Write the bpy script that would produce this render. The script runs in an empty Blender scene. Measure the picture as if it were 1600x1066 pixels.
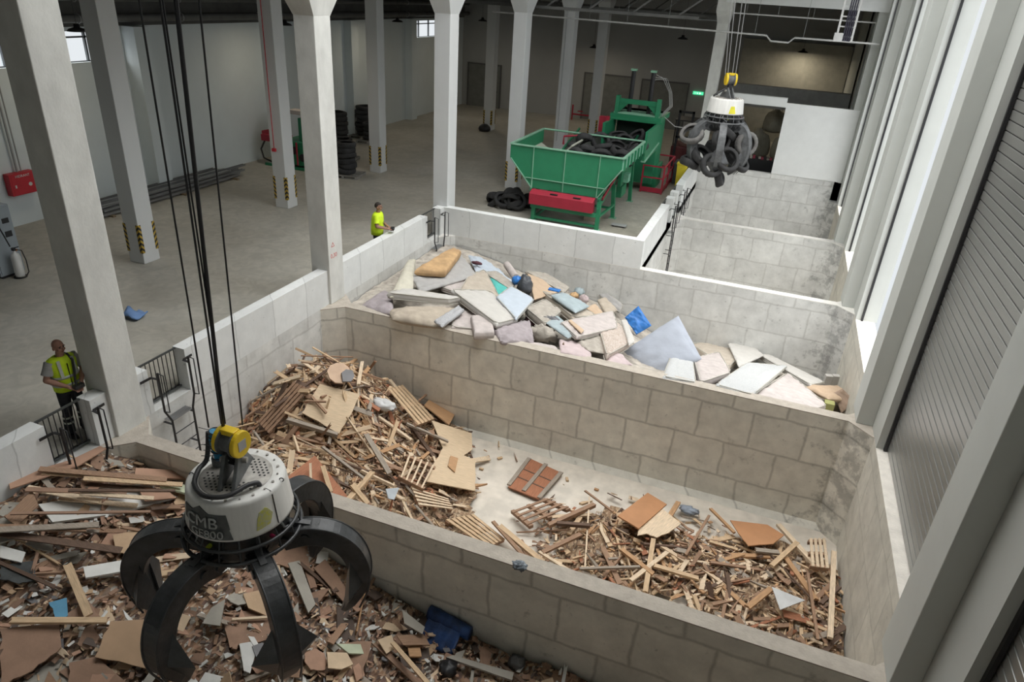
import bpy, math, random
from mathutils import Vector, Matrix, noise
C = bpy.context.scene.collection
SC = bpy.context.scene
PI = math.pi
# ---------------------------------------------------------------- camera
CAM = Vector((9.2866, 0.0, 7.0649))
RX = Vector((0.93240416, 0.35655835, 0.05906464))
RU = Vector((-0.21024685, 0.40218693, 0.89109031))
RF = Vector((-0.29397067, 0.84327446, -0.44996603))
FPX = 1088.44
cd = bpy.data.cameras.new('camera'); cam = bpy.data.objects.new('camera', cd); C.objects.link(cam)
cd.sensor_width = 36; cd.lens = FPX / 1600 * 36; cd.clip_end = 300; cd.clip_start = .05
m = Matrix(((RX.x, RU.x, -RF.x), (RX.y, RU.y, -RF.y), (RX.z, RU.z, -RF.z))).to_4x4(); m.translation = CAM
cam.matrix_world = m; SC.camera = cam
SC.view_settings.view_transform = 'Standard'; SC.view_settings.look = 'None'
SC.view_settings.exposure = 0.0; SC.view_settings.gamma = 1.0; SC.view_settings.use_curve_mapping = False
try:
    SC.cycles.max_bounces = 6; SC.cycles.diffuse_bounces = 5; SC.cycles.glossy_bounces = 3
    SC.cycles.use_denoising = True; SC.cycles.denoiser = 'OPENIMAGEDENOISE'
    SC.cycles.sample_clamp_indirect = 6
    SC.cycles.use_adaptive_sampling = False
except Exception: pass
# ---------------------------------------------------------------- overcast sky, brighter overhead
w = bpy.data.worlds.new('World'); SC.world = w; w.use_nodes = True
nt = w.node_tree; nt.nodes.clear()
out = nt.nodes.new('ShaderNodeOutputWorld'); bg = nt.nodes.new('ShaderNodeBackground')
tc = nt.nodes.new('ShaderNodeTexCoord'); sp = nt.nodes.new('ShaderNodeSeparateXYZ'); mr = nt.nodes.new('ShaderNodeMapRange')
cr = nt.nodes.new('ShaderNodeValToRGB')
nt.links.new(tc.outputs['Generated'], sp.inputs[0]); nt.links.new(sp.outputs['Z'], cr.inputs[0])
cr.color_ramp.elements[0].position = 0.0; cr.color_ramp.elements[0].color = (.80, .84, .87, 1)
cr.color_ramp.elements[1].position = .9; cr.color_ramp.elements[1].color = (1, 1, .98, 1)
mr.inputs['From Min'].default_value = .05; mr.inputs['From Max'].default_value = .9
mr.inputs['To Min'].default_value = 1.0; mr.inputs['To Max'].default_value = 6.2
nt.links.new(sp.outputs['Z'], mr.inputs['Value']); nt.links.new(mr.outputs[0], bg.inputs['Strength'])
nt.links.new(cr.outputs[0], bg.inputs[0]); nt.links.new(bg.outputs[0], out.inputs[0])
try: w.cycles.sampling_method = 'MANUAL'; w.cycles.sample_map_resolution = 256
except Exception: pass

# ---------------------------------------------------------------- helpers
def ray(px, py): return (RX * (px - 800) - RU * (py - 533) + RF * FPX) / FPX
def hit(ax, val, px, py):
    d = ray(px, py); return CAM + d * ((val - CAM[ax]) / d[ax])
def on(h, px, py, lift=0.0):
    """point where the view ray meets the heap surface h(x, y)"""
    d = ray(px, py); t = 3.0; s = .08
    while t < 45:
        p = CAM + d * t
        if p.z < h(p.x, p.y) + lift: break
        t += s
    for _ in range(6):
        s *= .5
        p = CAM + d * (t - s)
        if p.z < h(p.x, p.y) + lift: t -= s
    return CAM + d * t

class MB:
    def __init__(s): s.v = []; s.f = []; s.sm = []
    def add(s, vs, fs, smooth=False):
        o = len(s.v); s.v += [tuple(v) for v in vs]
        for f in fs: s.f.append([i + o for i in f]); s.sm.append(smooth)
        return s
    def box(s, x0, x1, y0, y1, z0, z1, M=None):
        vs = [Vector((x, y, z)) for z in (z0, z1) for y in (y0, y1) for x in (x0, x1)]
        if M: vs = [M @ v for v in vs]
        return s.add(vs, [(0, 2, 3, 1), (4, 5, 7, 6), (0, 1, 5, 4), (2, 6, 7, 3), (0, 4, 6, 2), (1, 3, 7, 5)])
    def beam(s, a, b, w, h=None, up=(0, 0, 1)):
        a = Vector(a); b = Vector(b); d = (b - a).normalized(); up = Vector(up)
        if abs(d.dot(up)) > .98: up = Vector((1, 0, 0))
        sx = d.cross(up).normalized(); sz = sx.cross(d); h = w if h is None else h
        vs = [p + sx * (i * w / 2) + sz * (j * h / 2) for p in (a, b) for j in (-1, 1) for i in (-1, 1)]
        return s.add(vs, [(0, 1, 3, 2), (4, 6, 7, 5), (0, 4, 5, 1), (2, 3, 7, 6), (0, 2, 6, 4), (1, 5, 7, 3)])
    def tube(s, pts, r, n=10, cap=True):
        pts = [Vector(p) for p in pts]; N = len(pts)
        rr = r if isinstance(r, (list, tuple)) else [r] * N
        prev = None; vs = []
        for i, p in enumerate(pts):
            d = (pts[min(i + 1, N - 1)] - pts[max(i - 1, 0)]).normalized()
            if prev is None:
                u = d.orthogonal().normalized()
            else:
                u = (prev - d * prev.dot(d))
                u = u.normalized() if u.length > 1e-6 else d.orthogonal().normalized()
            prev = u; q = d.cross(u)
            vs += [p + (u * math.cos(2 * PI * k / n) + q * math.sin(2 * PI * k / n)) * rr[i] for k in range(n)]
        fs = [(i * n + k, i * n + (k + 1) % n, (i + 1) * n + (k + 1) % n, (i + 1) * n + k) for i in range(N - 1) for k in range(n)]
        s.add(vs, fs, True)
        if cap: s.add([vs[k] for k in range(n)][::-1], [tuple(range(n))]); s.add([vs[(N - 1) * n + k] for k in range(n)], [tuple(range(n))])
        return s
    def lathe(s, prof, n=40, c=(0, 0, 0), M=None, smooth=True, closed=False):
        c = Vector(c); vs = []
        for r, z in prof:
            for k in range(n):
                a = 2 * PI * k / n; v = Vector((r * math.cos(a), r * math.sin(a), z))
                vs.append((M @ v if M else v) + c)
        N = len(prof); R = range(N if closed else N - 1)
        fs = [(i * n + k, i * n + (k + 1) % n, ((i + 1) % N) * n + (k + 1) % n, ((i + 1) % N) * n + k) for i in R for k in range(n)]
        return s.add(vs, fs, smooth)
    def disc(s, r, z, n=40, c=(0, 0, 0), M=None):
        c = Vector(c); vs = [Vector((r * math.cos(2 * PI * k / n), r * math.sin(2 * PI * k / n), z)) for k in range(n)]
        return s.add([(M @ v if M else v) + c for v in vs], [tuple(range(n))])
    def torus(s, R, r, c=(0, 0, 0), M=None, n=36, k=10):
        prof = [(R + r * math.cos(2 * PI * i / k), r * math.sin(2 * PI * i / k)) for i in range(k)]
        return s.lathe(prof, n, c, M, True, True)
    def poly(s, pts, th, nrm):
        """outline on a plane, given real thickness away from nrm"""
        pts = [Vector(p) for p in pts]; n = len(pts); off = Vector(nrm) * -th
        vs = pts + [p + off for p in pts]
        return s.add(vs, [tuple(range(n)), tuple(range(2 * n - 1, n - 1, -1))] + [((i + 1) % n, i, i + n, (i + 1) % n + n) for i in range(n)])
    def prism(s, pts2, axis, a, b):
        """2D outline extruded along an axis: 'x' -> pts (y,z), 'y' -> pts (x,z), 'z' -> pts (x,y)"""
        n = len(pts2)
        def P(q, t): return {'x': (t, q[0], q[1]), 'y': (q[0], t, q[1]), 'z': (q[0], q[1], t)}[axis]
        vs = [P(q, a) for q in pts2] + [P(q, b) for q in pts2]
        return s.add(vs, [tuple(range(n))[::-1], tuple(range(n, 2 * n))] + [(i, (i + 1) % n, (i + 1) % n + n, i + n) for i in range(n)])
    def mesh(s, name, mat):
        me = bpy.data.meshes.new(name); me.from_pydata(s.v, [], s.f); me.polygons.foreach_set('use_smooth', s.sm)
        for mm in (mat if isinstance(mat, (list, tuple)) else [mat]): me.materials.append(mm)
        me.update(); return me
    def build(s, name, mat, parent=None, bevel=0, fix=True):
        me = s.mesh(name, mat)
        if fix:
            import bmesh
            b = bmesh.new(); b.from_mesh(me); bmesh.ops.recalc_face_normals(b, faces=b.faces[:]); b.to_mesh(me); b.free()
        o = bpy.data.objects.new(name, me); C.objects.link(o)
        if parent is not None: o.parent = parent
        if bevel:
            md = o.modifiers.new('bevel', 'BEVEL'); md.width = bevel; md.segments = 2; md.limit_method = 'ANGLE'
        return o
def tag(o, label=None, cat=None, group=None, kind=None):
    if label: o['label'] = label
    if cat: o['category'] = cat
    if group: o['group'] = group
    if kind: o['kind'] = kind
    return o
def empty(name, loc, label, cat, group=None, rz=0):
    o = bpy.data.objects.new(name, None); C.objects.link(o); o.location = loc; o.rotation_euler = (0, 0, rz); o.empty_display_size = .1
    return tag(o, label, cat, group)
def struct(o): o['kind'] = 'structure'; return o
def copy_tree(o, parent=None):
    c = o.copy(); C.objects.link(c)
    if parent is not None: c.parent = parent
    for ch in list(o.children): copy_tree(ch, c)
    return c

# ---------------------------------------------------------------- materials
MATS = {}
def hexc(h): 
    h = h.lstrip('#'); r = [int(h[i:i + 2], 16) / 255 for i in (0, 2, 4)]
    return tuple(x / 12.92 if x <= .04045 else ((x + .055) / 1.055) ** 2.4 for x in r)
def mat(name, col, rough=.8, metal=0, var=.12, scale=3.0, bump=0.0, bscale=30, spec=None, col2=None, stretch=None, emit=None, detail=6):
    if name in MATS: return MATS[name]
    m = bpy.data.materials.new(name); m.use_nodes = True; nt = m.node_tree; b = nt.nodes['Principled BSDF']
    b.inputs['Roughness'].default_value = rough; b.inputs['Metallic'].default_value = metal
    if spec is not None: b.inputs['Specular IOR Level'].default_value = spec
    tc = nt.nodes.new('ShaderNodeTexCoord'); mp = nt.nodes.new('ShaderNodeMapping'); no = nt.nodes.new('ShaderNodeTexNoise')
    if stretch: mp.inputs['Scale'].default_value = stretch
    nt.links.new(tc.outputs['Object'], mp.inputs[0]); nt.links.new(mp.outputs[0], no.inputs['Vector'])
    no.inputs['Scale'].default_value = scale; no.inputs['Detail'].default_value = detail; no.inputs['Roughness'].default_value = .6
    rp = nt.nodes.new('ShaderNodeValToRGB'); nt.links.new(no.outputs['Fac'], rp.inputs[0])
    c2 = col2 if col2 else tuple(min(1, x * (1 + var)) for x in col); c1 = col if col2 else tuple(x * (1 - var) for x in col)
    rp.color_ramp.elements[0].position = .32; rp.color_ramp.elements[0].color = (*c1, 1)
    rp.color_ramp.elements[1].position = .68; rp.color_ramp.elements[1].color = (*c2, 1)
    nt.links.new(rp.outputs[0], b.inputs['Base Color'])
    if bump:
        n2 = nt.nodes.new('ShaderNodeTexNoise'); n2.inputs['Scale'].default_value = bscale; n2.inputs['Detail'].default_value = 4
        nt.links.new(mp.outputs[0], n2.inputs['Vector'])
        bp = nt.nodes.new('ShaderNodeBump'); bp.inputs['Strength'].default_value = bump; bp.inputs['Distance'].default_value = .02
        nt.links.new(n2.outputs['Fac'], bp.inputs['Height']); nt.links.new(bp.outputs[0], b.inputs['Normal'])
    if emit: b.inputs['Emission Color'].default_value = (*col, 1); b.inputs['Emission Strength'].default_value = emit
    MATS[name] = m; return m
def block_mat(name, col, mortar, bw=1.05, bh=.85, zoff=.0, msize=.03, amt=.8, rough=.9, stain=False):
    """precast concrete blocks with smeared grout joints; world-aligned"""
    m = bpy.data.materials.new(name); m.use_nodes = True; nt = m.node_tree; b = nt.nodes['Principled BSDF']; N = nt.nodes.new; L = nt.links.new
    b.inputs['Roughness'].default_value = rough; b.inputs['Specular IOR Level'].default_value = .2
    g = N('ShaderNodeNewGeometry'); s = N('ShaderNodeSeparateXYZ'); L(g.outputs['Position'], s.inputs[0])
    ad = N('ShaderNodeMath'); ad.operation = 'ADD'; L(s.outputs[0], ad.inputs[0]); L(s.outputs[1], ad.inputs[1])
    az = N('ShaderNodeMath'); az.operation = 'ADD'; az.inputs[1].default_value = zoff; L(s.outputs[2], az.inputs[0])
    cb = N('ShaderNodeCombineXYZ'); L(ad.outputs[0], cb.inputs[0]); L(az.outputs[0], cb.inputs[1])
    wn = N('ShaderNodeTexNoise'); wn.inputs['Scale'].default_value = 2.2; wn.inputs['Detail'].default_value = 8; L(g.outputs['Position'], wn.inputs['Vector'])
    wm = N('ShaderNodeMapRange'); wm.inputs['To Min'].default_value = -.065; wm.inputs['To Max'].default_value = .065; L(wn.outputs['Fac'], wm.inputs['Value'])
    av = N('ShaderNodeVectorMath'); av.operation = 'ADD'; L(cb.outputs[0], av.inputs[0]); L(wm.outputs[0], av.inputs[1])
    br = N('ShaderNodeTexBrick'); br.inputs['Scale'].default_value = 1; br.inputs['Brick Width'].default_value = bw; br.inputs['Row Height'].default_value = bh
    br.inputs['Mortar Size'].default_value = msize; br.inputs['Mortar Smooth'].default_value = 1.0; br.offset = .42; br.inputs['Bias'].default_value = 0
    br.inputs['Color1'].default_value = (*[c * 1.05 for c in col], 1); br.inputs['Color2'].default_value = (*[c * .93 for c in col], 1); br.inputs['Mortar'].default_value = (*mortar, 1)
    L(av.outputs[0], br.inputs['Vector'])
    n2 = N('ShaderNodeTexNoise'); n2.inputs['Scale'].default_value = 2.3; n2.inputs['Detail'].default_value = 8; n2.inputs['Roughness'].default_value = .65; L(g.outputs['Position'], n2.inputs['Vector'])
    mr = N('ShaderNodeMapRange'); mr.inputs['From Min'].default_value = .3; mr.inputs['From Max'].default_value = .7; mr.inputs['To Min'].default_value = 1 - .22 * amt; mr.inputs['To Max'].default_value = 1 + .14 * amt
    L(n2.outputs['Fac'], mr.inputs['Value'])
    mx = N('ShaderNodeVectorMath'); mx.operation = 'MULTIPLY'; L(br.outputs['Color'], mx.inputs[0]); L(mr.outputs[0], mx.inputs[1])
    # small dark pits
    vo = N('ShaderNodeTexNoise'); vo.inputs['Scale'].default_value = 11; vo.inputs['Detail'].default_value = 3; L(g.outputs['Position'], vo.inputs['Vector'])
    vr = N('ShaderNodeMapRange'); vr.inputs['From Min'].default_value = .69; vr.inputs['From Max'].default_value = .75; vr.inputs['To Min'].default_value = 1; vr.inputs['To Max'].default_value = .72; L(vo.outputs['Fac'], vr.inputs['Value'])
    m2 = N('ShaderNodeVectorMath'); m2.operation = 'MULTIPLY'; L(mx.outputs[0], m2.inputs[0]); L(vr.outputs[0], m2.inputs[1])
    fin = m2.outputs[0]
    if stain:      # damp, scraped patches at the worn right ends of the walls and streaks elsewhere
        sn = N('ShaderNodeTexNoise'); sn.inputs['Scale'].default_value = 3.2; sn.inputs['Detail'].default_value = 9; sn.inputs['Roughness'].default_value = .7; L(g.outputs['Position'], sn.inputs['Vector'])
        xm = N('ShaderNodeMapRange'); xm.inputs['From Min'].default_value = 11.0; xm.inputs['From Max'].default_value = 11.9; xm.inputs['To Min'].default_value = .0; xm.inputs['To Max'].default_value = .16; L(s.outputs[0], xm.inputs['Value'])
        sa = N('ShaderNodeMath'); sa.operation = 'ADD'; L(sn.outputs['Fac'], sa.inputs[0]); L(xm.outputs[0], sa.inputs[1])
        sr = N('ShaderNodeMapRange'); sr.inputs['From Min'].default_value = .60; sr.inputs['From Max'].default_value = .72; sr.inputs['To Min'].default_value = 1; sr.inputs['To Max'].default_value = .62; L(sa.outputs[0], sr.inputs['Value'])
        m3 = N('ShaderNodeVectorMath'); m3.operation = 'MULTIPLY'; L(fin, m3.inputs[0]); L(sr.outputs[0], m3.inputs[1]); fin = m3.outputs[0]
    L(fin, b.inputs['Base Color'])
    bp = N('ShaderNodeBump'); bp.inputs['Strength'].default_value = .35; bp.inputs['Distance'].default_value = .02; L(n2.outputs['Fac'], bp.inputs['Height']); L(bp.outputs[0], b.inputs['Normal'])
    MATS[name] = m; return m
def floor_mat(name, c1, c2, rough=.5, dist=1.0):
    m = bpy.data.materials.new(name); m.use_nodes = True; nt = m.node_tree; b = nt.nodes['Principled BSDF']; N = nt.nodes.new; L = nt.links.new
    g = N('ShaderNodeNewGeometry')
    def ns(sc, d, dist=0):
        n = N('ShaderNodeTexNoise'); n.inputs['Scale'].default_value = sc; n.inputs['Detail'].default_value = d; n.inputs['Distortion'].default_value = dist; L(g.outputs['Position'], n.inputs['Vector']); return n
    a = ns(.35, 8, .6 * dist); rp = N('ShaderNodeValToRGB'); L(a.outputs['Fac'], rp.inputs[0])
    rp.color_ramp.elements[0].position = .36; rp.color_ramp.elements[0].color = (*c1, 1); rp.color_ramp.elements[1].position = .64; rp.color_ramp.elements[1].color = (*c2, 1)
    d = ns(3.2, 8, 1.2 * dist); dr = N('ShaderNodeMapRange'); dr.inputs['From Min'].default_value = .35; dr.inputs['From Max'].default_value = .7; dr.inputs['To Min'].default_value = .84; dr.inputs['To Max'].default_value = 1.08; L(d.outputs['Fac'], dr.inputs['Value'])
    mx = N('ShaderNodeVectorMath'); mx.operation = 'MULTIPLY'; L(rp.outputs[0], mx.inputs[0]); L(dr.outputs[0], mx.inputs[1])
    L(mx.outputs[0], b.inputs['Base Color'])
    rr = N('ShaderNodeMapRange'); rr.inputs['To Min'].default_value = rough - .12; rr.inputs['To Max'].default_value = rough + .15; L(d.outputs['Fac'], rr.inputs['Value']); L(rr.outputs[0], b.inputs['Roughness'])
    MATS[name] = m; return m

M_floor = floor_mat('hall_floor_concrete', (.37, .345, .29), (.46, .44, .385), .5)
M_bfloor = floor_mat('bay_floor_concrete', (.66, .60, .52), (.72, .665, .585), .85, 0)
M_block = block_mat('bay_block_concrete', (.72, .695, .625), (.485, .465, .415), zoff=.30, msize=.045, stain=True)
M_blockr = block_mat('bay_block_right_wall', (.62, .595, .53), (.50, .48, .425), zoff=.30, msize=.035)
M_blockw = block_mat('bay_block_pale', (.62, .62, .60), (.50, .495, .475), zoff=.30, msize=.04, stain=True)
M_para = block_mat('parapet_painted', (.70, .71, .70), (.50, .51, .50), bw=1.15, bh=3.0, zoff=1.2, msize=.02, amt=.35)
M_top = mat('divider_top_concrete', (.43, .385, .33), .95, var=.12, scale=6, bump=.4)
M_col = mat('column_concrete', (.63, .63, .60), .85, var=.12, scale=2.2, bump=.15, stretch=(1, 1, .6))
M_colp = mat('column_paint_grey', (.62, .63, .63), .6, var=.03, scale=1)
M_pier = mat('pier_paint_grey', (.53, .545, .52), .6, var=.035, scale=1.2, bump=.05, bscale=8)
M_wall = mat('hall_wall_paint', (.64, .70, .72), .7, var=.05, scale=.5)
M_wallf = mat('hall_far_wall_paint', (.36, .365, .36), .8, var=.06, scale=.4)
M_dark = mat('ceiling_dark', (.10, .10, .095), .9, var=.2, scale=1.5)
M_white = mat('white_paint', (.74, .75, .74), .55, var=.03)
M_black = mat('black_steel', (.018, .018, .02), .45, var=.2)
M_rail = mat('galvanised_dark_rail', (.07, .075, .075), .5, metal=.3)
M_slat = mat('shutter_grey', (.31, .31, .295), .3, metal=.5, var=.04, scale=1)
M_gap = mat('shutter_joint_dark', (.05, .05, .048), .8)
M_pipe = mat('pipe_grey', (.36, .37, .37), .5, var=.06)
SKY0 = 8.0; SKY1 = 21.5  # ends of the added skylight, set by the light wanted below
# ================================================================ building shell
GY = [-5.6, .6, 6.85, 13.07, 19.32, 25.4, 31.6, 37.8]       # lines of the dividers and right columns
BF = -2.65; W = 12.15; TH = .26; PT = .857
def sb(name, mt, *b):
    return struct(MB().box(*b).build(name, mt))
sb('floor_hall', M_floor, -11.2, -.27, -9, 45, -.25, 0)
sb('floor_machine_area', M_floor, -.27, 6.35, 19.32 + TH, 45, -.25, 0)
sb('floor_far_room', M_floor, 6.35, 12.15, 31.6 + TH, 45, -.25, 0)
sb('floor_bays', M_bfloor, -.3, W + .4, -9, 31.7, BF - .2, BF)
sb('ceiling_hall', M_dark, -11.4, -.2, -9, 45.2, 7.75, 7.95)
sb('ceiling_machine_area', M_dark, -.2, 6.2, 32.2, 45.2, 7.75, 7.95)
sb('wall_left', M_wall, -11.3, -11, -9, 14.1 + .6, 0, 4.3)
# left wall with its high windows
def wall_left():
    b = MB()
    wins = [(6.0, 9.0), (11.6, 14.4), (15.9, 18.2), (37.6, 41.3)]
    y = -9
    for a, c in wins:
        b.box(-11.3, -11, y, a, 0, 5.3); b.box(-11.3, -11, a, c, 0, 4.3); b.box(-11.3, -11, a, c, 5.2, 5.3); y = c
    b.box(-11.3, -11, y, 45, 0, 5.3)
    return struct(b.build('wall_left', M_wall)), wins
bpy.data.objects.remove(bpy.data.objects['wall_left'])
wl, WINS = wall_left()
sb('wall_left_upper', M_dark, -11.3, -10.95, -9, 45, 5.3, 7.8)
for i, (a, c) in enumerate(WINS):
    f = MB(); 
    for z in (4.3, 5.2): f.box(-11.2, -11.12, a, c, z - .03, z + .03)
    f.box(-11.2, -11.12, a, c, 4.98, 5.03)
    n = 2 if c - a < 3 else 3
    for k in range(n + 1):
        y = a + (c - a) * k / n; f.box(-11.2, -11.12, y - .03, y + .03, 4.3, 5.2)
    o = struct(f.build('window_%d' % (i + 1), mat('window_frame_grey', (.10, .11, .12), .5)))
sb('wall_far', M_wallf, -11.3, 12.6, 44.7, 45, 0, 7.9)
for i, (x0, x1, z) in enumerate([(-10.5, -8.3, 2.6), (-2.6, .3, 2.7), (1.0, 3.7, 2.65)]):
    d = MB().box(x0, x1, 44.62, 44.7, 0, z).build('door_%d' % (i + 2), mat('far_door_grey', (.175, .18, .17), .7)); struct(d)
    f = MB().box(x0 - .08, x0, 44.58, 44.7, 0, z + .08).box(x1, x1 + .08, 44.58, 44.7, 0, z + .08).box(x0, x1, 44.58, 44.7, z, z + .08)
    f.build('door_frame', mat('far_door_frame', (.10, .10, .10), .6), d)
    MB().box(x1 - .25, x1 - .12, 44.56, 44.62, 1.0, 1.05).build('door_handle', M_black, d)
# pilasters on the left wall
for i, y in enumerate((18.3, 25, 31, 37)):
    sb('trim_%d' % (i + 1), M_wall, -11, -10.6 if i else -10.45, y, y + .6, 0, 5.3)
# parapet along the hall
def para(nm, x0, x1, y0, y1): return sb(nm, M_para, x0, x1, y0, y1, 0, PT)
para('wall_parapet_near', -.27, 0, -9, 5.75)
para('wall_parapet_post', -.27, 0, 6.53, 6.84)
para('wall_parapet_post', -.27, 0, 7.42, 7.67)
para('wall_parapet_middle', -.27, 0, 8.52, 13.03)
para('wall_parapet_far', -.27, 0, 13.62, 18.2)
para('wall_parapet_post', -.27, 0, 19.08, 19.42)
para('wall_parapet_machine', -.0, 6.35, 19.32, 19.32 + TH)
para('wall_parapet_side', 6.08, 6.35, 19.32 + TH, 23.75)
para('wall_parapet_post', 6.08, 6.35, 24.55, 24.95)
para('wall_parapet_post', 6.08, 6.35, 25.5, 25.9)
para('wall_parapet_side', 6.08, 6.35, 26.8, 31.6)
# bay retaining walls
sb('wall_bay_left', M_blockw, -.35, 0, -9, 19.4, BF, 0)
sb('wall_bay_far_left', M_blockw, 6.0, 6.35, 19.4, 31.7, BF, 0)
def chamf(b, x, y, sx, sy, c=.42, z0=BF, z1=0):
    b.prism([(x, y), (x + sx * c, y), (x, y + sy * c)] if sx * sy > 0 else [(x, y), (x, y + sy * c), (x + sx * c, y)], 'z', z0, z1)
def divider(nm, y, x0, mt, top=M_top, x1=W):
    b = MB().box(x0, x1, y, y + TH, BF, -.02)
    for sy, yy in ((-1, y), (1, y + TH)):
        chamf(b, x1, yy, -1, sy, z1=-.02); chamf(b, x0, yy, 1, sy, z1=-.02)
    b.prism([(y - .12, BF), (y, BF), (y, BF + .12)], 'x', x0, x1)
    o = struct(b.build(nm, mt))
    t = MB().box(x0, x1, y, y + TH, -.02, 0)
    for sy, yy in ((-1, y), (1, y + TH)):
        chamf(t, x1, yy, -1, sy, z0=-.02, z1=0); chamf(t, x0, yy, 1, sy, z0=-.02, z1=0)
    t.build('coping', top, o)
    return o
pass
divider('wall_divider_1', 6.85, 0, M_block)
divider('wall_divider_2', 13.07, 0, M_block)
divider('wall_divider_3', 19.32, 0, M_blockw, mat('coping_pale', (.66, .64, .6), .9, bump=.2))
divider('wall_divider_4', 25.4, 6.35, M_blockw, MATS['coping_pale'])
divider('wall_divider_0', .6, 0, M_block)
# far end wall of the bays with its opening
b = MB().box(6.35, W, 31.6, 31.6 + TH, BF, .75).box(9.35, 12.0, 31.6, 31.75, .75, 3.62)
chamf(b, W, 31.6, -1, -1)
struct(b.build('wall_bays_end', M_blockw))
sb('wall_end_panel', M_white, 9.35, 12.1, 31.58, 31.6, .78, 3.62)
sb('trim_lintel', M_white, 6.6, 9.35, 31.56, 31.85, 3.45, 3.8)
sb('trim_crane_beam', M_white, 6.3, 12.2, 31.4, 32.0, 7.12, 7.9)
sb('trim_rear_beam', mat('rear_beam_grey', (.30, .30, .29), .8), 6.4, 12.1, 37.9, 38.3, 2.6, 3.6)
sb('wall_far_room_panel', mat('rear_panel_dark', (.40, .39, .34), .8), 6.4, 12.1, 44.5, 44.72, 0, 5.4)
# right wall: low wall, piers, shutters
b = MB().box(W, W + .45, -9, 31.8, BF, -.02)
struct(b.build('wall_bay_right', M_blockr))
sb('trim_sill', mat('sill_concrete', (.70, .66, .60), .9, var=.1, scale=5, bump=.3), W, W + .45, -9, 31.8, -.02, 0)
for i, y in enumerate(GY):
    b = MB().box(W, W + .5, y - .77, y + 1.0, 0, 11.5)
    struct(b.build('wall_right_pier_%d' % i, M_pier))
for i, y in enumerate(GY[:-1]):
    y0, y1 = y + 1.0, GY[i + 1] - .77
    sb('wall_right_upper_%d' % i, M_pier, W + .05, W + .5, y0, y1, 8.6, 11.5)
    XS = W + .19
    if i in (0, 1, 2, 6):
        d = MB(); g = MB(); z = .02; k = 0
        while z < 8.6:
            d.prism([(XS, z + .005), (XS - .008, z + .012), (XS - .008, z + .128), (XS, z + .134), (XS + .03, z + .134), (XS + .03, z + .005)], 'y', y0, y1); z += .145
        o = struct(d.build('door_%d' % (i + 6), M_slat))
        g.box(XS + .01, XS + .02, y0, y1, 0, 8.6).build('slat_joint', M_gap, o)
    else:
        o = struct(MB().box(XS - .03, XS + .12, y0, y1, 8.4, 8.7).build('door_%d' % (i + 6), M_slat))
    r = MB()
    for yy in (y0 + .03, y1 - .03): r.box(XS - .07, XS - .02, yy - .03, yy + .03, .0, 8.6)
    
    r.build('guide_rail', M_black, o)
sb('wall_right_rear', M_pier, W, W + .5, 37.8, 45, 0, 11.5)
sb('wall_rear', M_pier, -.2, 12.6, -9.2, -9, BF, 11.5)
sb('wall_hall_rear', M_wall, -11.3, -.2, -9.2, -9, 0, 7.9)
# upper wall over the hall edge and unseen roof with an added skylight
sb('wall_upper_left', M_pier, -.45, -.2, -9, 32, 7.75, 11.7)
sb('ceiling_bays_rear', M_pier, -.3, 12.6, -9.2, SKY0, 11.5, 11.7)
sb('ceiling_bays_left', M_pier, -.3, .9, SKY0, 33, 11.5, 11.7)
sb('ceiling_bays_right', M_pier, 11.6, 12.6, SKY0, 33, 11.5, 11.7)
sb('ceiling_bays_far', M_pier, -.3, 12.6, SKY1, 33, 11.5, 11.7)
sb('wall_upper_far', M_pier, -.3, 12.6, 32.0, 32.2, 7.9, 11.6)
sb('ceiling_far_room', M_dark, 6.2, 12.6, 32.2, 45.2, 7.75, 7.95)
sb('wall_upper_machine', M_pier, -.45, 6.2, 32.0, 32.2, 7.7, 7.95)
for k in range(1, 4):
    y = SKY0 + (SKY1 - SKY0) * k / 4
    sb('trim_roof_beam_%d' % k, M_pier, .9, 11.6, y - .15, y + .15, 11.2, 11.7)

# ---------------------------------------------------------------- columns
def haz_mat():
    if 'hazard' in MATS: return MATS['hazard']
    m = bpy.data.materials.new('hazard_chevron'); m.use_nodes = True; nt = m.node_tree; b = nt.nodes['Principled BSDF']; N = nt.nodes.new; L = nt.links.new
    tc = N('ShaderNodeTexCoord'); s = N('ShaderNodeSeparateXYZ'); L(tc.outputs['Object'], s.inputs[0])
    ax = N('ShaderNodeMath'); ax.operation = 'ABSOLUTE'; L(s.outputs[0], ax.inputs[0])
    ay = N('ShaderNodeMath'); ay.operation = 'ABSOLUTE'; L(s.outputs[1], ay.inputs[0])
    a = N('ShaderNodeMath'); a.operation = 'ADD'; L(ax.outputs[0], a.inputs[0]); L(ay.outputs[0], a.inputs[1])
    a2 = N('ShaderNodeMath'); a2.operation = 'ADD'; L(a.outputs[0], a2.inputs[0]); L(s.outputs[2], a2.inputs[1])
    mo = N('ShaderNodeMath'); mo.operation = 'PINGPONG'; mo.inputs[1].default_value = .07; L(a2.outputs[0], mo.inputs[0])
    gt = N('ShaderNodeMath'); gt.operation = 'GREATER_THAN'; gt.inputs[1].default_value = .035; L(mo.outputs[0], gt.inputs[0])
    mx = N('ShaderNodeMix'); mx.data_type = 'RGBA'; L(gt.outputs[0], mx.inputs['Factor']); mx.inputs['A'].default_value = (.02, .02, .02, 1); mx.inputs['B'].default_value = (.48, .32, .04, 1)
    L(mx.outputs['Result'], b.inputs['Base Color']); b.inputs['Roughness'].default_value = .6
    MATS['hazard'] = m; return m
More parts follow.
